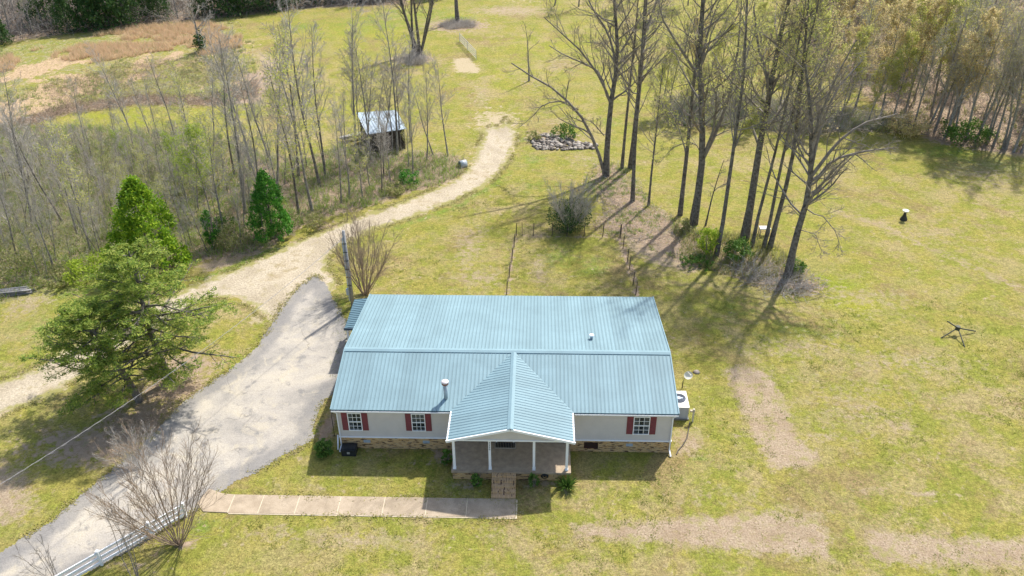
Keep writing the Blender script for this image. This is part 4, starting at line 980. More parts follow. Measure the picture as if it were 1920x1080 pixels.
# central tall trees, traced trunks
def traced(pts, r0, rt, K=9, y=None, jit=.0, r=rng):
    """trunk polyline standing on the base point; returns P,R relative to base."""
    b0 = G(*pts[0]); y = b0[1] if y is None else y
    q = [GY(px, py, y) for px, py in pts]; q = np.array(q)
    q[0] = b0 if jit == 0 else q[0]
    L_ = np.concatenate([[0], np.cumsum(np.linalg.norm(np.diff(q, axis=0), axis=1))]); tt = np.linspace(0, L_[-1], K)
    P = np.stack([np.interp(tt, L_, q[:, i]) for i in range(3)], -1)
    P[:, 1] += jit*(tt/(L_[-1]+1e-6))**1.2*L_[-1]
    return P, np.linspace(r0, rt, K), b0
hero = [
 ('B', [(1166, 316), (1172, 250), (1183, 140), (1192, 60), (1200, -50)], .17, [], 'slim dark trunk immediately right of the forked leaning tree'),
 ('C', [(1183, 314), (1190, 250), (1202, 130), (1210, 40), (1216, -120)], .3, [([(1203, 130), (1180, 60), (1160, -20)], .1, .1), ([(1200, 150), (1260, 90), (1330, 50)], .07, -.1), ([(1208, 60), (1240, -10), (1250, -60)], .1, .2)], 'thick vine wrapped trunk third from the left in the central clump'),
 ('D', [(1186, 377), (1190, 280), (1197, 180), (1206, 60), (1213, -80)], .2, [([(1196, 190), (1150, 110), (1120, 60)], .07, -.2)], 'tall straight grey trunk nearest the dry leaf clearing'),
 ('E', [(1216, 385), (1222, 320), (1230, 250), (1238, 170), (1243, 120)], .12, [], 'short slender bare tree right of the straight grey trunk'),
 ('F', [(1275, 403), (1283, 330), (1290, 270), (1300, 160), (1312, 60), (1322, -80)], .22, [([(1288, 290), (1270, 230), (1240, 190)], .07, .2)], 'straight dark trunk left of the big candelabra tree'),
 ('G', [(1300, 420), (1311, 350), (1318, 290), (1316, 200), (1311, 120), (1318, 20), (1324, -100)], .37,
   [([(1316, 295), (1345, 250), (1372, 180), (1390, 100), (1400, 10)], .17, .15), ([(1314, 150), (1270, 80), (1240, 30), (1225, -30)], .14, -.2), ([(1312, 130), (1330, 60), (1360, -10)], .12, .2), ([(1320, 300), (1302, 262), (1262, 268), (1232, 300)], .07, -.15), ([(1320, 290), (1338, 240), (1342, 180), (1330, 130)], .14, -.1)], 'big dark candelabra tree with many forks in the middle of the clump'),
 ('H', [(1323, 422), (1335, 370), (1347, 330), (1358, 298)], .09, [([(1340, 355), (1358, 345), (1370, 350)], .04, .1)], 'short crooked dead tree between two large trunks'),
 ('I', [(1343, 480), (1355, 420), (1368, 330), (1378, 260), (1395, 140), (1401, 0), (1406, -100)], .2, [([(1376, 270), (1400, 240), (1420, 220)], .05, .1)], 'slender trunk rising from the bright green bush'),
 ('J', [(1396, 447), (1408, 380), (1425, 270), (1443, 180), (1455, 100), (1475, 20), (1500, -90)], .38, [([(1445, 170), (1425, 90), (1420, 20)], .16, .2), ([(1455, 100), (1500, 40), (1545, -20)], .13, -.2), ([(1440, 190), (1470, 130), (1520, 60)], .1, .3)], 'thickest straight trunk of the central clump, wrapped in vines'),
 ('K', [(1410, 462), (1425, 390), (1445, 320), (1462, 250), (1482, 160), (1505, 40), (1520, -60)], .16, [], 'slim trunk just right of the thickest one'),
 ('L', [(1432, 465), (1447, 400), (1460, 330), (1478, 250), (1500, 150), (1530, 30), (1545, -60)], .17, [], 'slim leaning trunk beside the small white table'),
 ('M', [(1443, 465), (1460, 400), (1482, 320), (1493, 250), (1500, 180), (1512, 60), (1520, -60)], .23, [([(1493, 250), (1530, 190), (1560, 120), (1580, 40)], .1, .2)], 'grey trunk right of the small white table'),
 ('N', [(1477, 520), (1490, 450), (1510, 390), (1520, 330), (1522, 270), (1520, 200), (1510, 120)], .34,
   [([(1513, 380), (1550, 330), (1575, 300), (1590, 285)], .13, -.1), ([(1519, 350), (1560, 300), (1620, 285), (1680, 280)], .14, .05), ([(1521, 330), (1570, 270), (1620, 235), (1690, 220)], .15, .1),
    ([(1521, 310), (1545, 240), (1580, 180), (1640, 130)], .14, .3), ([(1521, 290), (1535, 210), (1560, 130), (1590, 60)], .13, -.2), ([(1520, 300), (1490, 250), (1470, 200)], .09, -.1),
    ([(1508, 400), (1540, 400), (1565, 430), (1575, 470)], .05, -.15), ([(1505, 410), (1480, 385), (1462, 400)], .045, .1), ([(1500, 430), (1530, 440), (1545, 480)], .04, .15)], 'leaning wide spreading tree at the right end of the clump'),
 ('A', [(1136, 330), (1139, 260), (1146, 190), (1156, 130), (1158, 80), (1150, -20), (1148, -80)], .33,
   [([(1133, 325), (1118, 270), (1085, 205), (1040, 160), (990, 130), (960, 108)], .2, -.1), ([(1085, 205), (1052, 190), (1020, 195), (1000, 220), (975, 242)], .08, .1), ([(1143, 200), (1128, 140), (1100, 125), (1060, 112), (1030, 95)], .13, .2),
    ([(1140, 190), (1130, 150), (1090, 90), (1050, 50), (1020, 20)], .14, -.2), ([(1157, 120), (1140, 60), (1110, 20), (1090, -40)], .14, .2), ([(1157, 110), (1185, 60), (1210, 10)], .13, -.1), ([(1157, 120), (1130, 85), (1095, 85)], .08, .3), ([(1138, 260), (1110, 225), (1090, 215)], .08, -.2)], 'large forked tree leaning left over the rock heap'),
]
RH = np.random.default_rng(99)
for key, pts, r0, limbs, lab in hero:
    P, R, b0 = traced(pts, r0*.92, r0*.24); R[0] *= 1.25
    big = bool(limbs)
    e = thing('bare_tree' if key != 'H' else 'dead_tree', lab, 'tree', (b0[0], b0[1], -.03), 0, 'tall trees of the central clump')
    LP = LR = None
    if limbs:
        A_, B_ = [], []
        for lp, lr, jy in limbs:
            p_, r_, _ = traced(lp, lr, lr*.3, 8, y=b0[1], jit=jy)
            p_ -= np.array([b0[0], b0[1], 0]); A_.append(p_); B_.append(r_)
        # attach limb roots onto the trunk line
        Pt = P-np.array([b0[0], b0[1], 0])
        for a_ in A_:
            dd = np.linalg.norm(Pt-a_[0], axis=1); j = dd.argmin()
            if dd[j] < 1.6 and j > 0: a_[0] = a_[0]*.4+Pt[j]*.6
        LP, LR = np.array(A_), np.array(B_)
    Pt = (P-np.array([b0[0], b0[1], 0]))[None]
    lf = {'J': 'bud', 'M': 'tan', 'L': 'bud', 'K': 'bud', 'I': 'bud', 'G': 'bud', 'N': None, 'F': 'bud'}.get(key)
    bare_tree(10, r0, RH, n1=(24 if key in 'AGJN' else 24) if key != 'H' else 5, n2=6, n3=5 if key != 'H' else 2, spread=50, bark='dark', twig='mid', t0=.36 if key not in 'N' else .3,
              ratio=.27 if key not in 'AGNJ' else .29, trunkP=Pt, trunkR=R[None], limbs=(LP, LR) if limbs else None, parent=e, leaf=lf, nleaf=2600 if lf else 0, lsize=.12, rmin=.0085)

# right woods, background trees
for i in range(4):
    proto(('wood', i), name='bare_tree', seed=60+i, h=14, r0=.14, n1=24, n2=7, n3=7, spread=34, bark='grey', twig='pale', t0=.28, ratio=.26, rmin=.010, leaf='bud', nleaf=1200, lsize=.09)
for i, (lf, ls) in enumerate((('bud', .2), ('tan', .2), ('lime', .2), ('bud', .18), ('tan', .17))):
    proto(('leafy', i), name='budding_tree', seed=70+i, h=13, r0=.13, n1=24, n2=7, n3=6, spread=38, bark='grey', twig='pale', t0=.25, ratio=.28, leaf=lf, nleaf=7000, lsize=ls*.82, rmin=.010)
lst = []; taken = []
q = scatter_poly(g2([(1700, 238), (1760, 264), (1850, 280), (1920, 287), (2150, 310), (2150, -50), (1500, -50), (1500, 60), (1580, 130), (1650, 190)]), 700, rng)
for x, y in q:
    if len(lst) >= 150: break
    if y > 110 and rng.random() < .4: continue
    if min([math.hypot(x-a, y-b) for a, b in taken] or [9]) < 1.9: continue
    taken.append((x, y)); px, py = proj(x, y)
    pl = .72 if px < 1760 else .42
    key = ('leafy', int(rng.choice([0, 1, 2, 3, 4], p=[.30, .27, .03, .22, .18]))) if rng.random() < pl else ('wood', int(rng.integers(0, 4)))
    o = place(key, x, y, rng.uniform(.7, 1.08), None, 'tree', 'trees of the right woods'); lst.append((o, x, y))
# front edge of the right woods
for k_, px in enumerate((1712, 1738, 1752, 1775, 1790, 1812, 1828, 1850, 1862, 1880, 1900, 1915)):
    g_ = G(px, 238+(px-1700)*.22+rng.uniform(-3, 4)); o = place(('wood', k_ % 4), g_[0], g_[1], rng.uniform(.75, 1.0), None, 'tree', 'trees of the right woods'); lst.append((o, g_[0], g_[1]))
RZN = [(1640, 'at the left end of the right woods'), (1740, 'at the woods corner by the lawn'), (1820, 'in the right woods middle'), (1920, 'at the right end of the right woods'), (9000, 'past the right picture edge')]
label_group(lst, 'tall bare tree', RZN, ['edge row', 'second row', 'third row', 'deep inside'])
for o, x, y in lst:
    if o.name.startswith('budding'): o['label'] = o['label'].replace('bare', 'budding')
# brush band trees behind the clump and beyond
lst = []
for px, py, s in ((1240, 215, .6), (1255, 205, .6), (1275, 225, .5), (1290, 200, .7), (1340, 190, .75), (1375, 215, .6), (1400, 190, .7), (1420, 230, .6), (1460, 205, .8), (1490, 235, .55), (1530, 215, .8), (1550, 240, .55),
                  (1575, 225, .7), (1600, 212, .85), (1625, 238, .6), (1650, 225, .9), (1670, 240, .7), (1515, 248, .5), (1310, 228, .45), (1590, 190, .8)):
    g_ = G(px, py); key = ('leafy', [0, 4, 3, 1][len(lst) % 4]) if len(lst) % 4 != 1 else ('wood', len(lst) % 4)
    o = place(key, g_[0], g_[1], s*1.05, None, 'tree', 'small trees of the brush band'); lst.append((o, g_[0], g_[1]))
label_group(lst, 'small budding brush band tree', [(1320, 'behind left clump trunks'), (1480, 'behind right clump trunks'), (9999, 'right of the clump')], ['near side', 'far side'])
# far background across the meadow
lst = []
for k_, (px, py) in enumerate(((1240, 30), (1290, 10), (1330, 40), (1380, 20), (1430, 45), (1470, 15), (1520, 30), (1560, 55), (1600, 20), (1450, 90), (1530, 100), (1040, 10), (1085, 12), (1180, 5), (1620, 90), (1600, 150), (1560, 160), (1480, 140), (1400, 110))):
    g_ = G(px, py); o = place(('leafy', k_ % 5) if px > 1150 else ('wood', k_ % 4), g_[0], g_[1], .8 if py < 80 else .65, None, 'tree', 'trees across the upper meadow'); lst.append((o, g_[0], g_[1]))
label_group(lst, 'hazy budding meadow tree', [(1200, 'left of the clump tops'), (1400, 'behind the clump tops'), (1540, 'right of the clump tops'), (9999, 'beside the right woods')], ['near', 'far'])
# top-left wood line
for i, (lf, hh) in enumerate((('dkever', 9), ('dkever', 11))):
    e = bpy.data.objects.new('evergreen_tree', None); link(e); r = np.random.default_rng(80+i)
    MB().tube([(0, 0, 0), (0, 0, hh)], [.2, .04], 8).build('trunk', BARKS['dark'], e)
    n_ = 5200; t_ = r.random(n_)**.75; a = r.random(n_)*6.28; lob = 1+.28*np.sin(a*5+t_*14)+.2*np.sin(a*3-t_*23)
    rr = (1-t_)**.7*hh*.36*np.sqrt(.25+.75*r.random(n_))*lob
    C = np.stack([rr*np.cos(a), rr*np.sin(a), .4+t_*hh*.98-rr*.15], -1)
    V_, F_ = tri_leaves(C, .42, r, .6, .5); mesh_np('foliage', V_, [F_], LV[lf], e); PROTO[('ever', i)] = [e, False]
lst = []; taken = []
q = scatter_poly(g2([(-60, 84), (70, 66), (150, 56), (280, 42), (420, 28), (560, 12), (760, 4), (760, -25), (-60, -25)]), 500, rng)
for x, y in q:
    if len(lst) >= 75: break
    if min([math.hypot(x-a, y-b) for a, b in taken] or [9]) < 2.3: continue
    taken.append((x, y)); o = place(('wood', int(rng.integers(0, 4))), x, y, rng.uniform(.6, .95), None, 'tree', 'bare trees of the far left woods'); lst.append((o, x, y))
LZN = [(130, 'at the left corner'), (270, 'around the large dark evergreen'), (420, 'behind the tan field'), (560, 'above the lone bare tree'), (9999, 'above the meadow')]
label_group(lst, 'grey bare far tree', LZN, ['edge row', 'middle row', 'back row'])
lst = []
for px, py, k_, s in ((205, 50, 0, 1.15), (235, 46, 1, .9), (170, 54, 0, .8), (130, 60, 1, .55), (5, 84, 0, .5), (300, 36, 1, .6), (430, 26, 0, 1.0), (460, 22, 1, .9), (505, 16, 0, 1.0), (540, 10, 1, .8), (600, 5, 0, .7), (380, 30, 1, .5), (270, 20, 0, .9), (660, -2, 1, .8), (720, -4, 0, .9), (820, -8, 0, .9), (90, 45, 1, .9)):
    g_ = G(px, py); o = place(('ever', k_), g_[0], g_[1], s, None, 'evergreen tree', 'dark evergreens of the far left woods', tilt=.02); lst.append((o, g_[0], g_[1]))
label_group(lst, 'dark far evergreen tree', LZN, ['edge row', 'back row'])
# lone trees at the top
def lone(name, px, py, h, r0, lab, seed, **kw):
    g_ = G(px, py); e = thing(name, lab, 'tree', (g_[0], g_[1], -.03)); bare_tree(h, r0, np.random.default_rng(seed), parent=e, **kw); return e
e = lone('bare_tree', 378, 97, 8.5, .2, 'lone bare tree with an ivy covered foot in the tan field', 5, n1=12, n2=6, n3=4, spread=40, twig='pale', t0=.25, ratio=.5, rmin=.015)
r = np.random.default_rng(3); C = r.normal(size=(500, 3))*np.array([.4, .4, .7])+np.array([0, 0, 1.2]); V_, F_ = tri_leaves(C, .3, r); mesh_np('ivy', V_, [F_], LV['dkever'], e)
e = lone('bare_tree', 858, 40, 15, .32, 'lone trunk in a leafy ring at the top centre', 6, n1=12, n2=6, n3=4, spread=45, bark='dark', twig='mid', t0=.45, ratio=.3, rmin=.016)
e = lone('dead_tree', 992, 152, 7, .12, 'small broken bare tree in the meadow right of the sand patch', 7, n1=6, n2=3, n3=2, spread=45, bark='grey', twig='mid', t0=.5, ratio=.3)
# multi-stem tree
g_ = G(785, 103); e = thing('bare_tree', 'bare tree with six stems fanning from one base in the upper meadow', 'tree', (g_[0], g_[1], -.03)); r = np.random.default_rng(11)
d = np.array([[-.32, .0, 1], [-.2, .1, 1], [.0, -.1, 1], [.08, .1, 1], [.2, 0, 1], [.3, .05, 1]]); P = grow(r.normal(size=(6, 3))*np.array([.45, .3, 0]), d, np.array([14., 12, 14, 13, 12, 13]), 9, .03, .01, r); R = np.linspace(.24, .04, 9)[None]*np.array([1.15, .8, 1, .9, .7, .9])[:, None]
bare_tree(12, .2, r, n1=9, n2=5, n3=4, spread=35, bark='dark', twig='mid', t0=.35, ratio=.25, trunkP=P, trunkR=R, parent=e, rmin=.015)

# ---- crepe myrtles and bare shrubs
def fan_shrub(lab, px, py, h, n, spread, twig, seed, name='bare_shrub', dens=1.0, bias=(0, 0), cat='shrub', rmin=.0075, thin=.8):
    g_ = G(px, py); e = thing(name, lab, cat, (g_[0], g_[1], -.03)); r = np.random.default_rng(seed)
    a = r.random(n)*6.28; t_ = np.tan(np.radians(spread*np.sqrt(r.random(n)))); st_ = np.stack([np.cos(a)*.25*r.random(n), np.sin(a)*.25*r.random(n), np.zeros(n)], -1)
    d = np.stack([np.cos(a)*t_+bias[0], np.sin(a)*t_+bias[1], np.ones(n)], -1)
    P = grow(st_, d, h*(.75+.3*r.random(n))/np.sqrt(1+(t_*.6)**2), 8, .05, .05, r); R = np.linspace(.05, .012, 8)[None]*(.7+.5*r.random(n))[:, None]*h/6*thin
    tb = NB(); tb.add(*tubes(P, R, 5)); tb.build('stems', BARKS[twig], e, True)
    c_ = NB(); C1, R1 = spawn(P, R, int(9*dens), .25, .98, 26, .36, 6, .1, .05, r, .55); R1 = np.maximum(R1, rmin*1.2); c_.add(*tubes(C1, R1, 3))
    C2, R2 = spawn(C1, R1, 8, .2, 1, 28, .5, 4, .1, .04, r, .7); R2 = np.maximum(R2, rmin*.8); c_.add(*tubes(C2, R2, 3)); c_.build('branches', BARKS[twig], e); return e
fan_shrub('bare vase shaped shrub beside the utility pole', 685, 552, 6.2, 26, 34, 'brown', 1)
fan_shrub('large bare fan shaped shrub growing over the white rail fence', 335, 1022, 6.4, 28, 41, 'brown', 2, bias=(-.04, .05), thin=.62)
fan_shrub('thin two stemmed bare shrub left of the large fan shaped one', 252, 1082, 4.4, 4, 16, 'mid', 4, dens=.4, bias=(-.12, .15), thin=.8)
fan_shrub('sparse bare shrub cut by the bottom left picture edge', 110, 1096, 3.0, 6, 38, 'mid', 6, dens=.5, thin=.7)
fan_shrub('pale leafless brushy shrub by the driveway below the pine', 262, 884, 3.0, 18, 55, 'pale', 8, bias=(-.3, .1), dens=.8, thin=.5)
# ---- leafy shrubs (many leaf faces around twigs)
def leaf_shrub(name, lab, px, py, h, w, leaf, n, size, seed, cat='shrub', twig=True, group=None, loc=None):
    g_ = G(px, py) if loc is None else loc; e = thing(name, lab, cat, (g_[0], g_[1], -.02), 0, group); r = np.random.default_rng(seed)
    k = 10; a = r.random(k)*6.28; P = grow(np.zeros((k, 3)), np.stack([np.cos(a)*w/h, np.sin(a)*w/h, np.ones(k)], -1), np.full(k, h*.9), 5, .1, .05, r)
    tb = NB(); tb.add(*tubes(P, np.linspace(.03, .01, 5)[None]*np.ones((k, 1))*h/2, 4)); tb.build('stems', BARKS['mid'], e)
    nc = max(10, n//24); cc = norm(r.normal(size=(nc, 3)))*(.5+.5*r.random((nc, 1)))*np.array([w, w, h*.5])+np.array([0, 0, h*.52]); cc[:, 2] = np.maximum(cc[:, 2], .05)
    C = cc[r.integers(0, nc, n)]+r.normal(size=(n, 3))*min(w, h)*.11; C[:, 2] = np.maximum(C[:, 2], .02)
    V_, F_ = tri_leaves(C, size, r); mesh_np('foliage', V_, [F_], LV[leaf], e); return e
leaf_shrub('shrub', 'round dark green shrub left of the black box', 0, 0, .95, .62, 'green', 1500, .12, 21, loc=(-10.55, -.55, 0))
leaf_shrub('shrub', 'dark green plant left of the brick steps', 0, 0, 1.0, .36, 'green', 700, .12, 22, loc=(-1.45, -2.95, 0))
leaf_shrub('shrub', 'dark green plant right of the brick steps', 0, 0, 1.0, .30, 'green', 600, .12, 23, loc=(1.75, -2.95, 0))
leaf_shrub('vine_tangle', 'tangled dark vines at the left side of the porch', 0, 0, 1.0, .35, 'green', 600, .13, 25, loc=(-3.3, -1.2, 0))
e = thing('yucca', 'spiky green strap leaved plant at the right porch corner', 'plant', (3.6, -3.0, 0)); r = np.random.default_rng(5); n_ = 110; a = r.random(n_)*6.28; tl = .15+.9*r.random(n_)
P = grow(np.zeros((n_, 3)), np.stack([np.cos(a)*tl, np.sin(a)*tl, np.ones(n_)], -1), np.full(n_, .85), 5, .05, -.16, r); nb_ = NB(); nb_.add(*tubes(P, np.array([.02, .03, .025, .015, .003])[None]*np.ones((n_, 1)), 3)); nb_.build('leaves', LV['green'], e)
leaf_shrub('shrub', 'bright green bush at the foot of the slender trunk in the clump', 1325, 478, 2.6, 1.1, 'lime', 1500, .17, 31)
leaf_shrub('shrub', 'green bush right of the slender trunk in the clump', 1385, 488, 1.8, 1.2, 'green', 1300, .17, 32)
leaf_shrub('shrub', 'low green bush at the foot of the spreading tree', 1492, 515, 1.4, .9, 'green', 800, .15, 33)
leaf_shrub('shrub', 'small green bush left of the dark trunks in the clump', 1280, 435, 1.3, .9, 'weed', 900, .14, 34)
leaf_shrub('shrub', 'low green creeper patch at the clump front', 1305, 500, .7, 1.4, 'green', 900, .15, 35)
leaf_shrub('shrub', 'dark green brush at the rock heap', 1060, 258, 1.4, 1.4, 'green', 900, .2, 36)
leaf_shrub('shrub', 'rounded green brush left of the rock heap', 1000, 262, .9, .9, 'weed', 500, .17, 37)
leaf_shrub('shrub', 'green bush on the thicket edge below the shed', 768, 345, 1.5, 1.1, 'pyr2', 900, .17, 38)
leaf_shrub('shrub', 'pale green bush low on the thicket edge', 735, 362, 1.0, 1.2, 'weed', 700, .16, 39)
leaf_shrub('shrub', 'olive bush right of the dark green conifer', 590, 425, 1.2, 1.2, 'weed', 700, .15, 40)
leaf_shrub('shrub', 'olive bush between the two green conifers', 440, 462, 1.9, 1.6, 'weed', 1400, .15, 41)
leaf_shrub('small_tree', 'small slim light green sapling between the two green conifers', 402, 465, 3.4, .7, 'pyr2', 1400, .17, 42, 'tree')
leaf_shrub('shrub', 'green shrub behind the top of the sapling', 420, 440, 1.8, 1.2, 'green', 700, .16, 43)
leaf_shrub('shrub', 'light green bush left of the pine at the thicket edge', 175, 520, 1.6, 2.4, 'lime', 2200, .17, 44)
leaf_shrub('shrub', 'low light green bush at the thicket edge near the planks', 110, 530, 1.0, 1.8, 'weed', 1200, .16, 45)
leaf_shrub('shrub', 'dark bramble bush by the left picture edge', 30, 505, 2.2, 3.0, 'weed', 2200, .16, 46)
leaf_shrub('shrub', 'green undergrowth at the front edge of the right woods', 1810, 265, 2.2, 2.6, 'green', 1600, .24, 47)
leaf_shrub('shrub', 'yellow green brush in front of the right woods', 1700, 250, 2.0, 2.4, 'tan', 1600, .22, 48)
# big dense bush behind the back yard fence
g_ = G(1068, 436); e = fan_shrub('large grey twiggy bush with green foot at the back yard fence', 1068, 432, 4.6, 34, 40, 'pale', 12, name='bush')
r = np.random.default_rng(8); n_ = 6000; C = norm(r.normal(size=(n_, 3)))*(r.random((n_, 1))**.4)*np.array([2.0, 1.5, 1.6])+np.array([-.1, 0, 1.5]); C = C[C[:, 2] > .05]; C = C[r.random(len(C)) < np.clip(1.15-C[:, 2]/3.2, .15, 1)]
V_, F_ = tri_leaves(C, .13, r); mesh_np('foliage', V_, [F_], LV['dkever'], e)

# ---- pyramidal evergreens
def pyramid_tree(lab, px, py, h, w, leaf, n, seed, size=.2):
    g_ = G(px, py); e = thing('conifer', lab, 'conifer', (g_[0], g_[1], -.03)); r = np.random.default_rng(seed)
    MB().tube([(0, 0, 0), (0, 0, h*.93)], [.14, .02], 8).build('trunk', BARKS['dark'], e)
    nc = 190; t_ = r.random(nc)**.8; a = r.random(nc)*6.28; prof = np.minimum(1, (t_*5+.35))*(1-t_)**.62
    rr = prof*w*(.8+.3*r.random(nc))*(1+.16*np.sin(a*3+2+t_*5)+.1*np.sin(a*5-t_*11)); cc = np.stack([rr*np.cos(a), rr*np.sin(a), .15+t_*h*.97], -1)
    C = cc[r.integers(0, nc, n)]+r.normal(size=(n, 3))*np.array([.15, .15, .19])*h/7; C[:, 2] = np.maximum(C[:, 2], .03)
    V_, F_ = tri_leaves(C, size, r, .8); mesh_np('foliage', V_, [F_], LV[leaf], e)
pyramid_tree('tall bright green pyramid shaped conifer behind the pine', 292, 515, 8.2, 3.0, 'pyr', 17000, 51, .2)
pyramid_tree('smaller dark green pyramid shaped conifer at the thicket edge', 514, 447, 6.1, 1.75, 'pyr2', 10000, 52, .17)

# ---- pines
def pine(lab, px, py, h, w, seed, lean=(0, 0)):
    g_ = G(px, py); e = thing('pine_tree', lab, 'pine', (g_[0], g_[1], -.03)); r = np.random.default_rng(seed)
    P = grow(np.zeros((1, 3)), np.array([[lean[0], lean[1], 1]]), np.array([h]), 10, .03, .02, r); R = np.linspace(.26, .04, 10)[None]
    tb = NB(); tb.add(*tubes(P, R, 9)); tb.build('trunk', BARKS['dark'], e, True)
    n1 = 52; t_ = .2+.78*(np.arange(n1)+r.random(n1))/n1; a = np.arange(n1)*2.4+r.random(n1)
    tt = t_*(9)*.999; i = tt.astype(int); f = (tt-i)[:, None]; st_ = P[0, i]*(1-f)+P[0, i+1]*f
    L_ = w*(1-((t_-.2)/.8)**1.5*.82)*(.7+.45*r.random(n1)); L_ *= np.where(t_ < .3, .8, 1)
    up_ = -.05+.5*t_
    B = grow(st_, np.stack([np.cos(a), np.sin(a), up_], -1), L_, 7, .1, .03, r); RB = np.linspace(1, .25, 7)[None]*(.02+.012*L_)[:, None]
    C2, R2 = spawn(B, RB, 10, .2, .98, 48, .34, 5, .1, .05, r, .6); C2[:, :, 2] = C2[:, :1, 2]+(C2[:, :, 2]-C2[:, :1, 2])*.45
    c_ = NB(); c_.add(*tubes(B, RB, 5)); c_.add(*tubes(C2, np.maximum(R2, .01), 3)); c_.build('branches', BARKS['dark'], e)
    tips = np.concatenate([C2[:, 2:].reshape(-1, 3), C2[:, 4:].reshape(-1, 3), B[:, 4:].reshape(-1, 3)]); tips = tips[r.random(len(tips)) < .85]
    k = 13; C = np.repeat(tips, k, 0)+r.normal(size=(len(tips)*k, 3))*np.array([.16, .16, .04])
    V_, F_ = tri_leaves(C, .24, r, .15, .24, .5); mesh_np('needles', V_, [F_], LV['pine'], e)
pine('right hand pine with the thicker trunk beside the driveway', 318, 716, 10.2, 6.3, 61, (-.05, .06))
pine('left hand pine nearest the gravel track', 262, 752, 8.0, 5.0, 62, (-.14, .02))

# ------------------------------------------------------------------ undergrowth and grasses
def tangle(name, lab, poly, n, L_, hgt, mat, seed, rad=.012, z_=0.0):
    r = np.random.default_rng(seed); q = scatter_poly(poly, n, r); st_ = np.concatenate([q, r.random((n, 1))*hgt*.3+z_], 1)
    d = r.normal(size=(n, 3))*np.array([1, 1, .5])+np.array([0, 0, .9]); P = grow(st_, d, L_*(.4+r.random(n)), 5, .25, -.10, r); P[:, :, 2] = np.maximum(P[:, :, 2], .01)
    V_, F_ = tubes(P, rad*(.6+.8*r.random(n))[:, None]*np.array([1, .9, .75, .6, .35])[None], 3); o = mesh_np(name, V_, [F_], mat); tag(o, lab, 'undergrowth', None, 'stuff')
def blades(name, lab, poly, n, h, mat, seed, w=.03, lean=.35, clump=0, cat='grass', thr=None, ns=6):
    r = np.random.default_rng(seed)
    if clump:
        c_ = scatter_poly(poly, max(1, n//clump), r); q = c_[r.integers(0, len(c_), n)]+r.normal(size=(n, 2))*.14
    else: q = scatter_poly(poly, n, r)
    if thr is not None: q = q[vnoise(q[:, 0], q[:, 1], ns, 3)*.6+vnoise(q[:, 0], q[:, 1], ns*.3, 4)*.4 > thr]
    n = len(q); a = r.random(n)*6.28; hh = h*(.5+.8*r.random(n)); b0 = np.stack([np.cos(a)*w/2, np.sin(a)*w/2, np.zeros(n)], -1); base = np.concatenate([q, np.zeros((n, 1))], 1)
    tip = base+np.stack([r.normal(size=n)*lean*hh, r.normal(size=n)*lean*hh, hh], -1)
    V_ = np.stack([base-b0, base+b0, tip], 1).reshape(-1, 3); o = mesh_np(name, V_, [np.arange(3*n).reshape(n, 3)], mat); tag(o, lab, cat, None, 'stuff')
def deadleaves(name, lab, poly, n, size, seed, mat='litter'):
    r = np.random.default_rng(seed); q = scatter_poly(poly, n, r); C = np.concatenate([q, .02+.05*r.random((n, 1))], 1)
    V_, F_ = tri_leaves(C, size, r, 0, .7); V_[:, 2] = np.maximum(V_[:, 2]*.4+.01, .012); o = mesh_np(name, V_, [F_], LV[mat]); tag(o, lab, 'leaves', None, 'stuff')
tangle('undergrowth', 'grey brown leafless undergrowth filling the left thicket', LITTER_L, 11000, 1.3, .6, BARKS['olive'], 101, .009)
tangle('undergrowth', 'pale arching twigs over the left thicket floor', LITTER_L, 5000, 1.8, .8, BARKS['pale'], 122, .008)
tangle('undergrowth', 'dark low brush inside the left thicket', LITTER_L, 3500, 1.0, .4, BARKS['mid'], 102, .01)
blades('weeds', 'olive weeds growing through the left thicket', LITTER_L, 48000, .6, LV['under'], 103, .06, .5, 8, 'weeds')
tangle('undergrowth', 'pinkish leafless brush at the left end of the thicket', g2([(-200, 300), (230, 250), (330, 330), (200, 470), (-200, 540)]), 7000, 1.9, 1.1, BARKS['olive'], 104, .010)
tangle('undergrowth', 'dry twigs and brush under the central tall trees', LITTER_R, 1500, .9, .2, BARKS['pale'], 105, .008)
tangle('undergrowth', 'pale fallen sticks at the front of the central clump', g2([(1370, 500), (1460, 505), (1540, 545), (1490, 560), (1400, 532)]), 500, 1.6, .2, BARKS['pale'], 106, .016)
blades('weeds', 'sparse grass coming through the leaf litter of the clump', LITTER_R, 9000, .22, LV['under'], 125, .05, .6, 14, 'weeds', thr=.5, ns=2.5)
blades('weeds', 'green weeds under the central tall trees', g2([(1260, 430), (1420, 440), (1510, 500), (1500, 530), (1380, 520), (1280, 490)]), 5000, .5, LV['weed'], 107, .05, .5, 10, 'weeds')
tangle('undergrowth', 'grey brush in the band behind the central clump', BAND, 6500, 1.7, .8, BARKS['pale'], 108, .014)
blades('weeds', 'tan and green weeds in the band behind the central clump', BAND, 9000, .8, LV['fieldg'], 109, .09, .5, 8, 'weeds')
tangle('undergrowth', 'brown undergrowth on the floor of the right woods', WOODS_R, 14000, 2.2, 1.2, BARKS['mid'], 110, .02)
blades('weeds', 'weeds along the floor of the right woods', WOODS_R, 16000, .9, LV['weed'], 111, .1, .5, 8, 'weeds')
tangle('undergrowth', 'grey purple brush along the far left woods', WOODS_L, 22000, 3.0, 2.6, BARKS['pale'], 112, .022)
tangle('undergrowth', 'dark brush on the floor of the far left woods', WOODS_L, 14000, 2.4, 1.5, BARKS['dark'], 113, .03)
blades('tall_grass', 'orange tan broom grass in the upper left field', SEDGE, 52000, .7, LV['straw'], 114, .05, .35, 12, thr=.42)
blades('tall_grass', 'rough tan and green grass of the upper left field', FIELD, 42000, .35, LV['fieldg'], 115, .06, .4, 10, thr=.5)
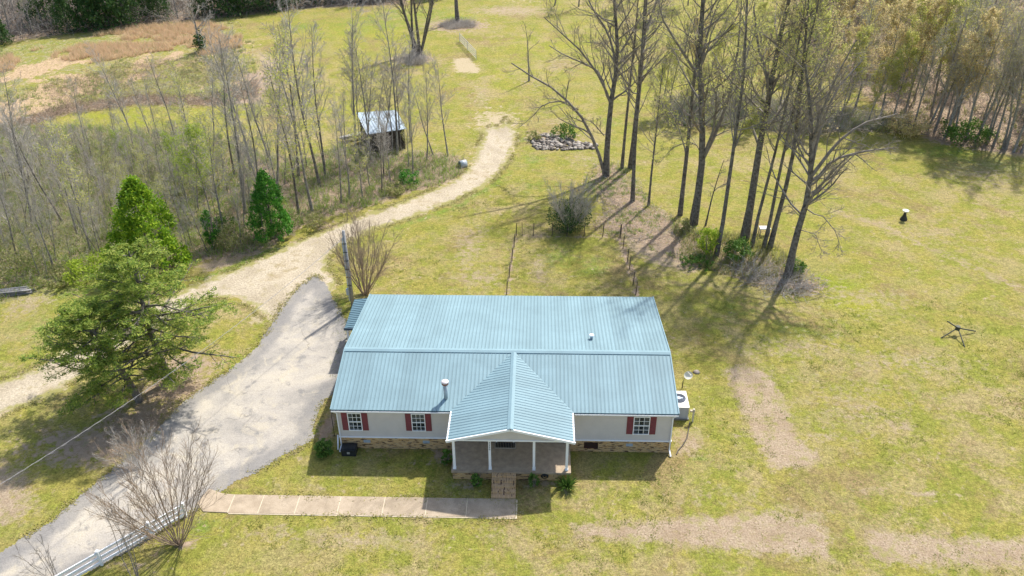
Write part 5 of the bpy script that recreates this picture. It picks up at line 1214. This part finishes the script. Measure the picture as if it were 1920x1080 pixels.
tangle('undergrowth', 'reddish bramble line between field and mown strip', g2([(-60, 262), (30, 225), (120, 196), (260, 178), (390, 180), (480, 150), (490, 180), (400, 200), (260, 198), (120, 218), (30, 250), (-60, 290)]), 4500, 1.0, .35, BARKS['brown'], 116, .012)
tangle('undergrowth', 'leafless bushes in the upper left field', g2([(80, 160), (240, 120), (430, 105), (470, 150), (300, 180), (100, 195)]), 3500, 1.2, .45, BARKS['brown'], 117, .010)
deadleaves('fallen_leaves', 'brown fallen leaves under the central tall trees', LITTER_R, 6000, .13, 118)
deadleaves('fallen_leaves', 'brown fallen leaves on the floor of the left thicket', LITTER_L, 30000, .16, 119)
deadleaves('fallen_leaves', 'fallen leaves and needles under the pines', g2([(180, 800), (260, 720), (360, 680), (380, 720), (320, 780), (220, 860)]), 3000, .1, 120)
tangle('undergrowth', 'twigs around the lone trunk at the top', g2([(820, 48), (850, 38), (890, 42), (890, 52), (840, 56)]), 1200, 1.0, .3, BARKS['pale'], 121, .015)
tangle('undergrowth', 'debris at the foot of the six stemmed tree', g2([(755, 112), (785, 98), (800, 110), (795, 122), (765, 124)]), 900, 1.2, .4, BARKS['pale'], 122, .018)
# short lawn tufts, real relief on the mown grass
LWN = g2([(360, 970), (600, 860), (640, 520), (760, 430), (960, 330), (1250, 480), (1560, 560), (1920, 560), (1960, 1090), (180, 1090)])
blades('grass', 'short green tufts in the lawn around the house', LWN, 30000, .045, leafmat('lawn_tuft', [(.16, .22, .03), (.27, .27, .06), (.36, .30, .12)], .4), 130, .04, .9, 4)

blades('weeds', 'small dark green weed clumps scattered over the mown lawn', LWN, 50000, .08, leafmat('clump_green', [(.15, .23, .025), (.23, .29, .04), (.32, .31, .07)], .45), 131, .04, .7, 16, 'weeds', thr=.56, ns=4)
def edge_grass(name, lab, poly, n, seed, inner=.45, outer=.25):
    r = np.random.default_rng(seed); P_ = np.array(poly); P_ = np.vstack([P_, P_[:1]]); L_ = np.linalg.norm(np.diff(P_, axis=0), axis=1); i_ = r.choice(len(L_), n, p=L_/L_.sum())
    c_ = P_[i_]+(P_[i_+1]-P_[i_])*r.random((n, 1))+r.normal(size=(n, 2))*.16; c_ = c_[vnoise(c_[:, 0], c_[:, 1], 1.6, seed) > .38]; c_ = c_[sdf(c_[:, 0], c_[:, 1], DRIVE) > -.35]
    q = np.repeat(c_, 6, 0)+r.normal(size=(len(c_)*6, 2))*.1
    V_, F_ = tri_leaves(np.concatenate([q, .03+.03*r.random((len(q), 1))], 1), .1, r, 0, .4, .3); o = mesh_np(name, V_, [F_], LV['edge']); tag(o, lab, 'grass', None, 'stuff')
LV['edge'] = leafmat('edge_grass', [(.22, .24, .05), (.31, .27, .08), (.38, .31, .15)], .2)
edge_grass('grass', 'grass creeping over the edge of the asphalt driveway', DRIVE, 1500, 141)
edge_grass('grass', 'grass creeping over the edge of the gravel track', TRACK, 3500, 142)
edge_grass('grass', 'grass creeping over the edge of the front walkway', [(.8, -5.33), (.8, -3.9), (-14.9, -3.9), (-16.4, -3.5), (-16.7, -4.6), (-16.2, -5.25), (-14.8, -5.35)], 450, 143)
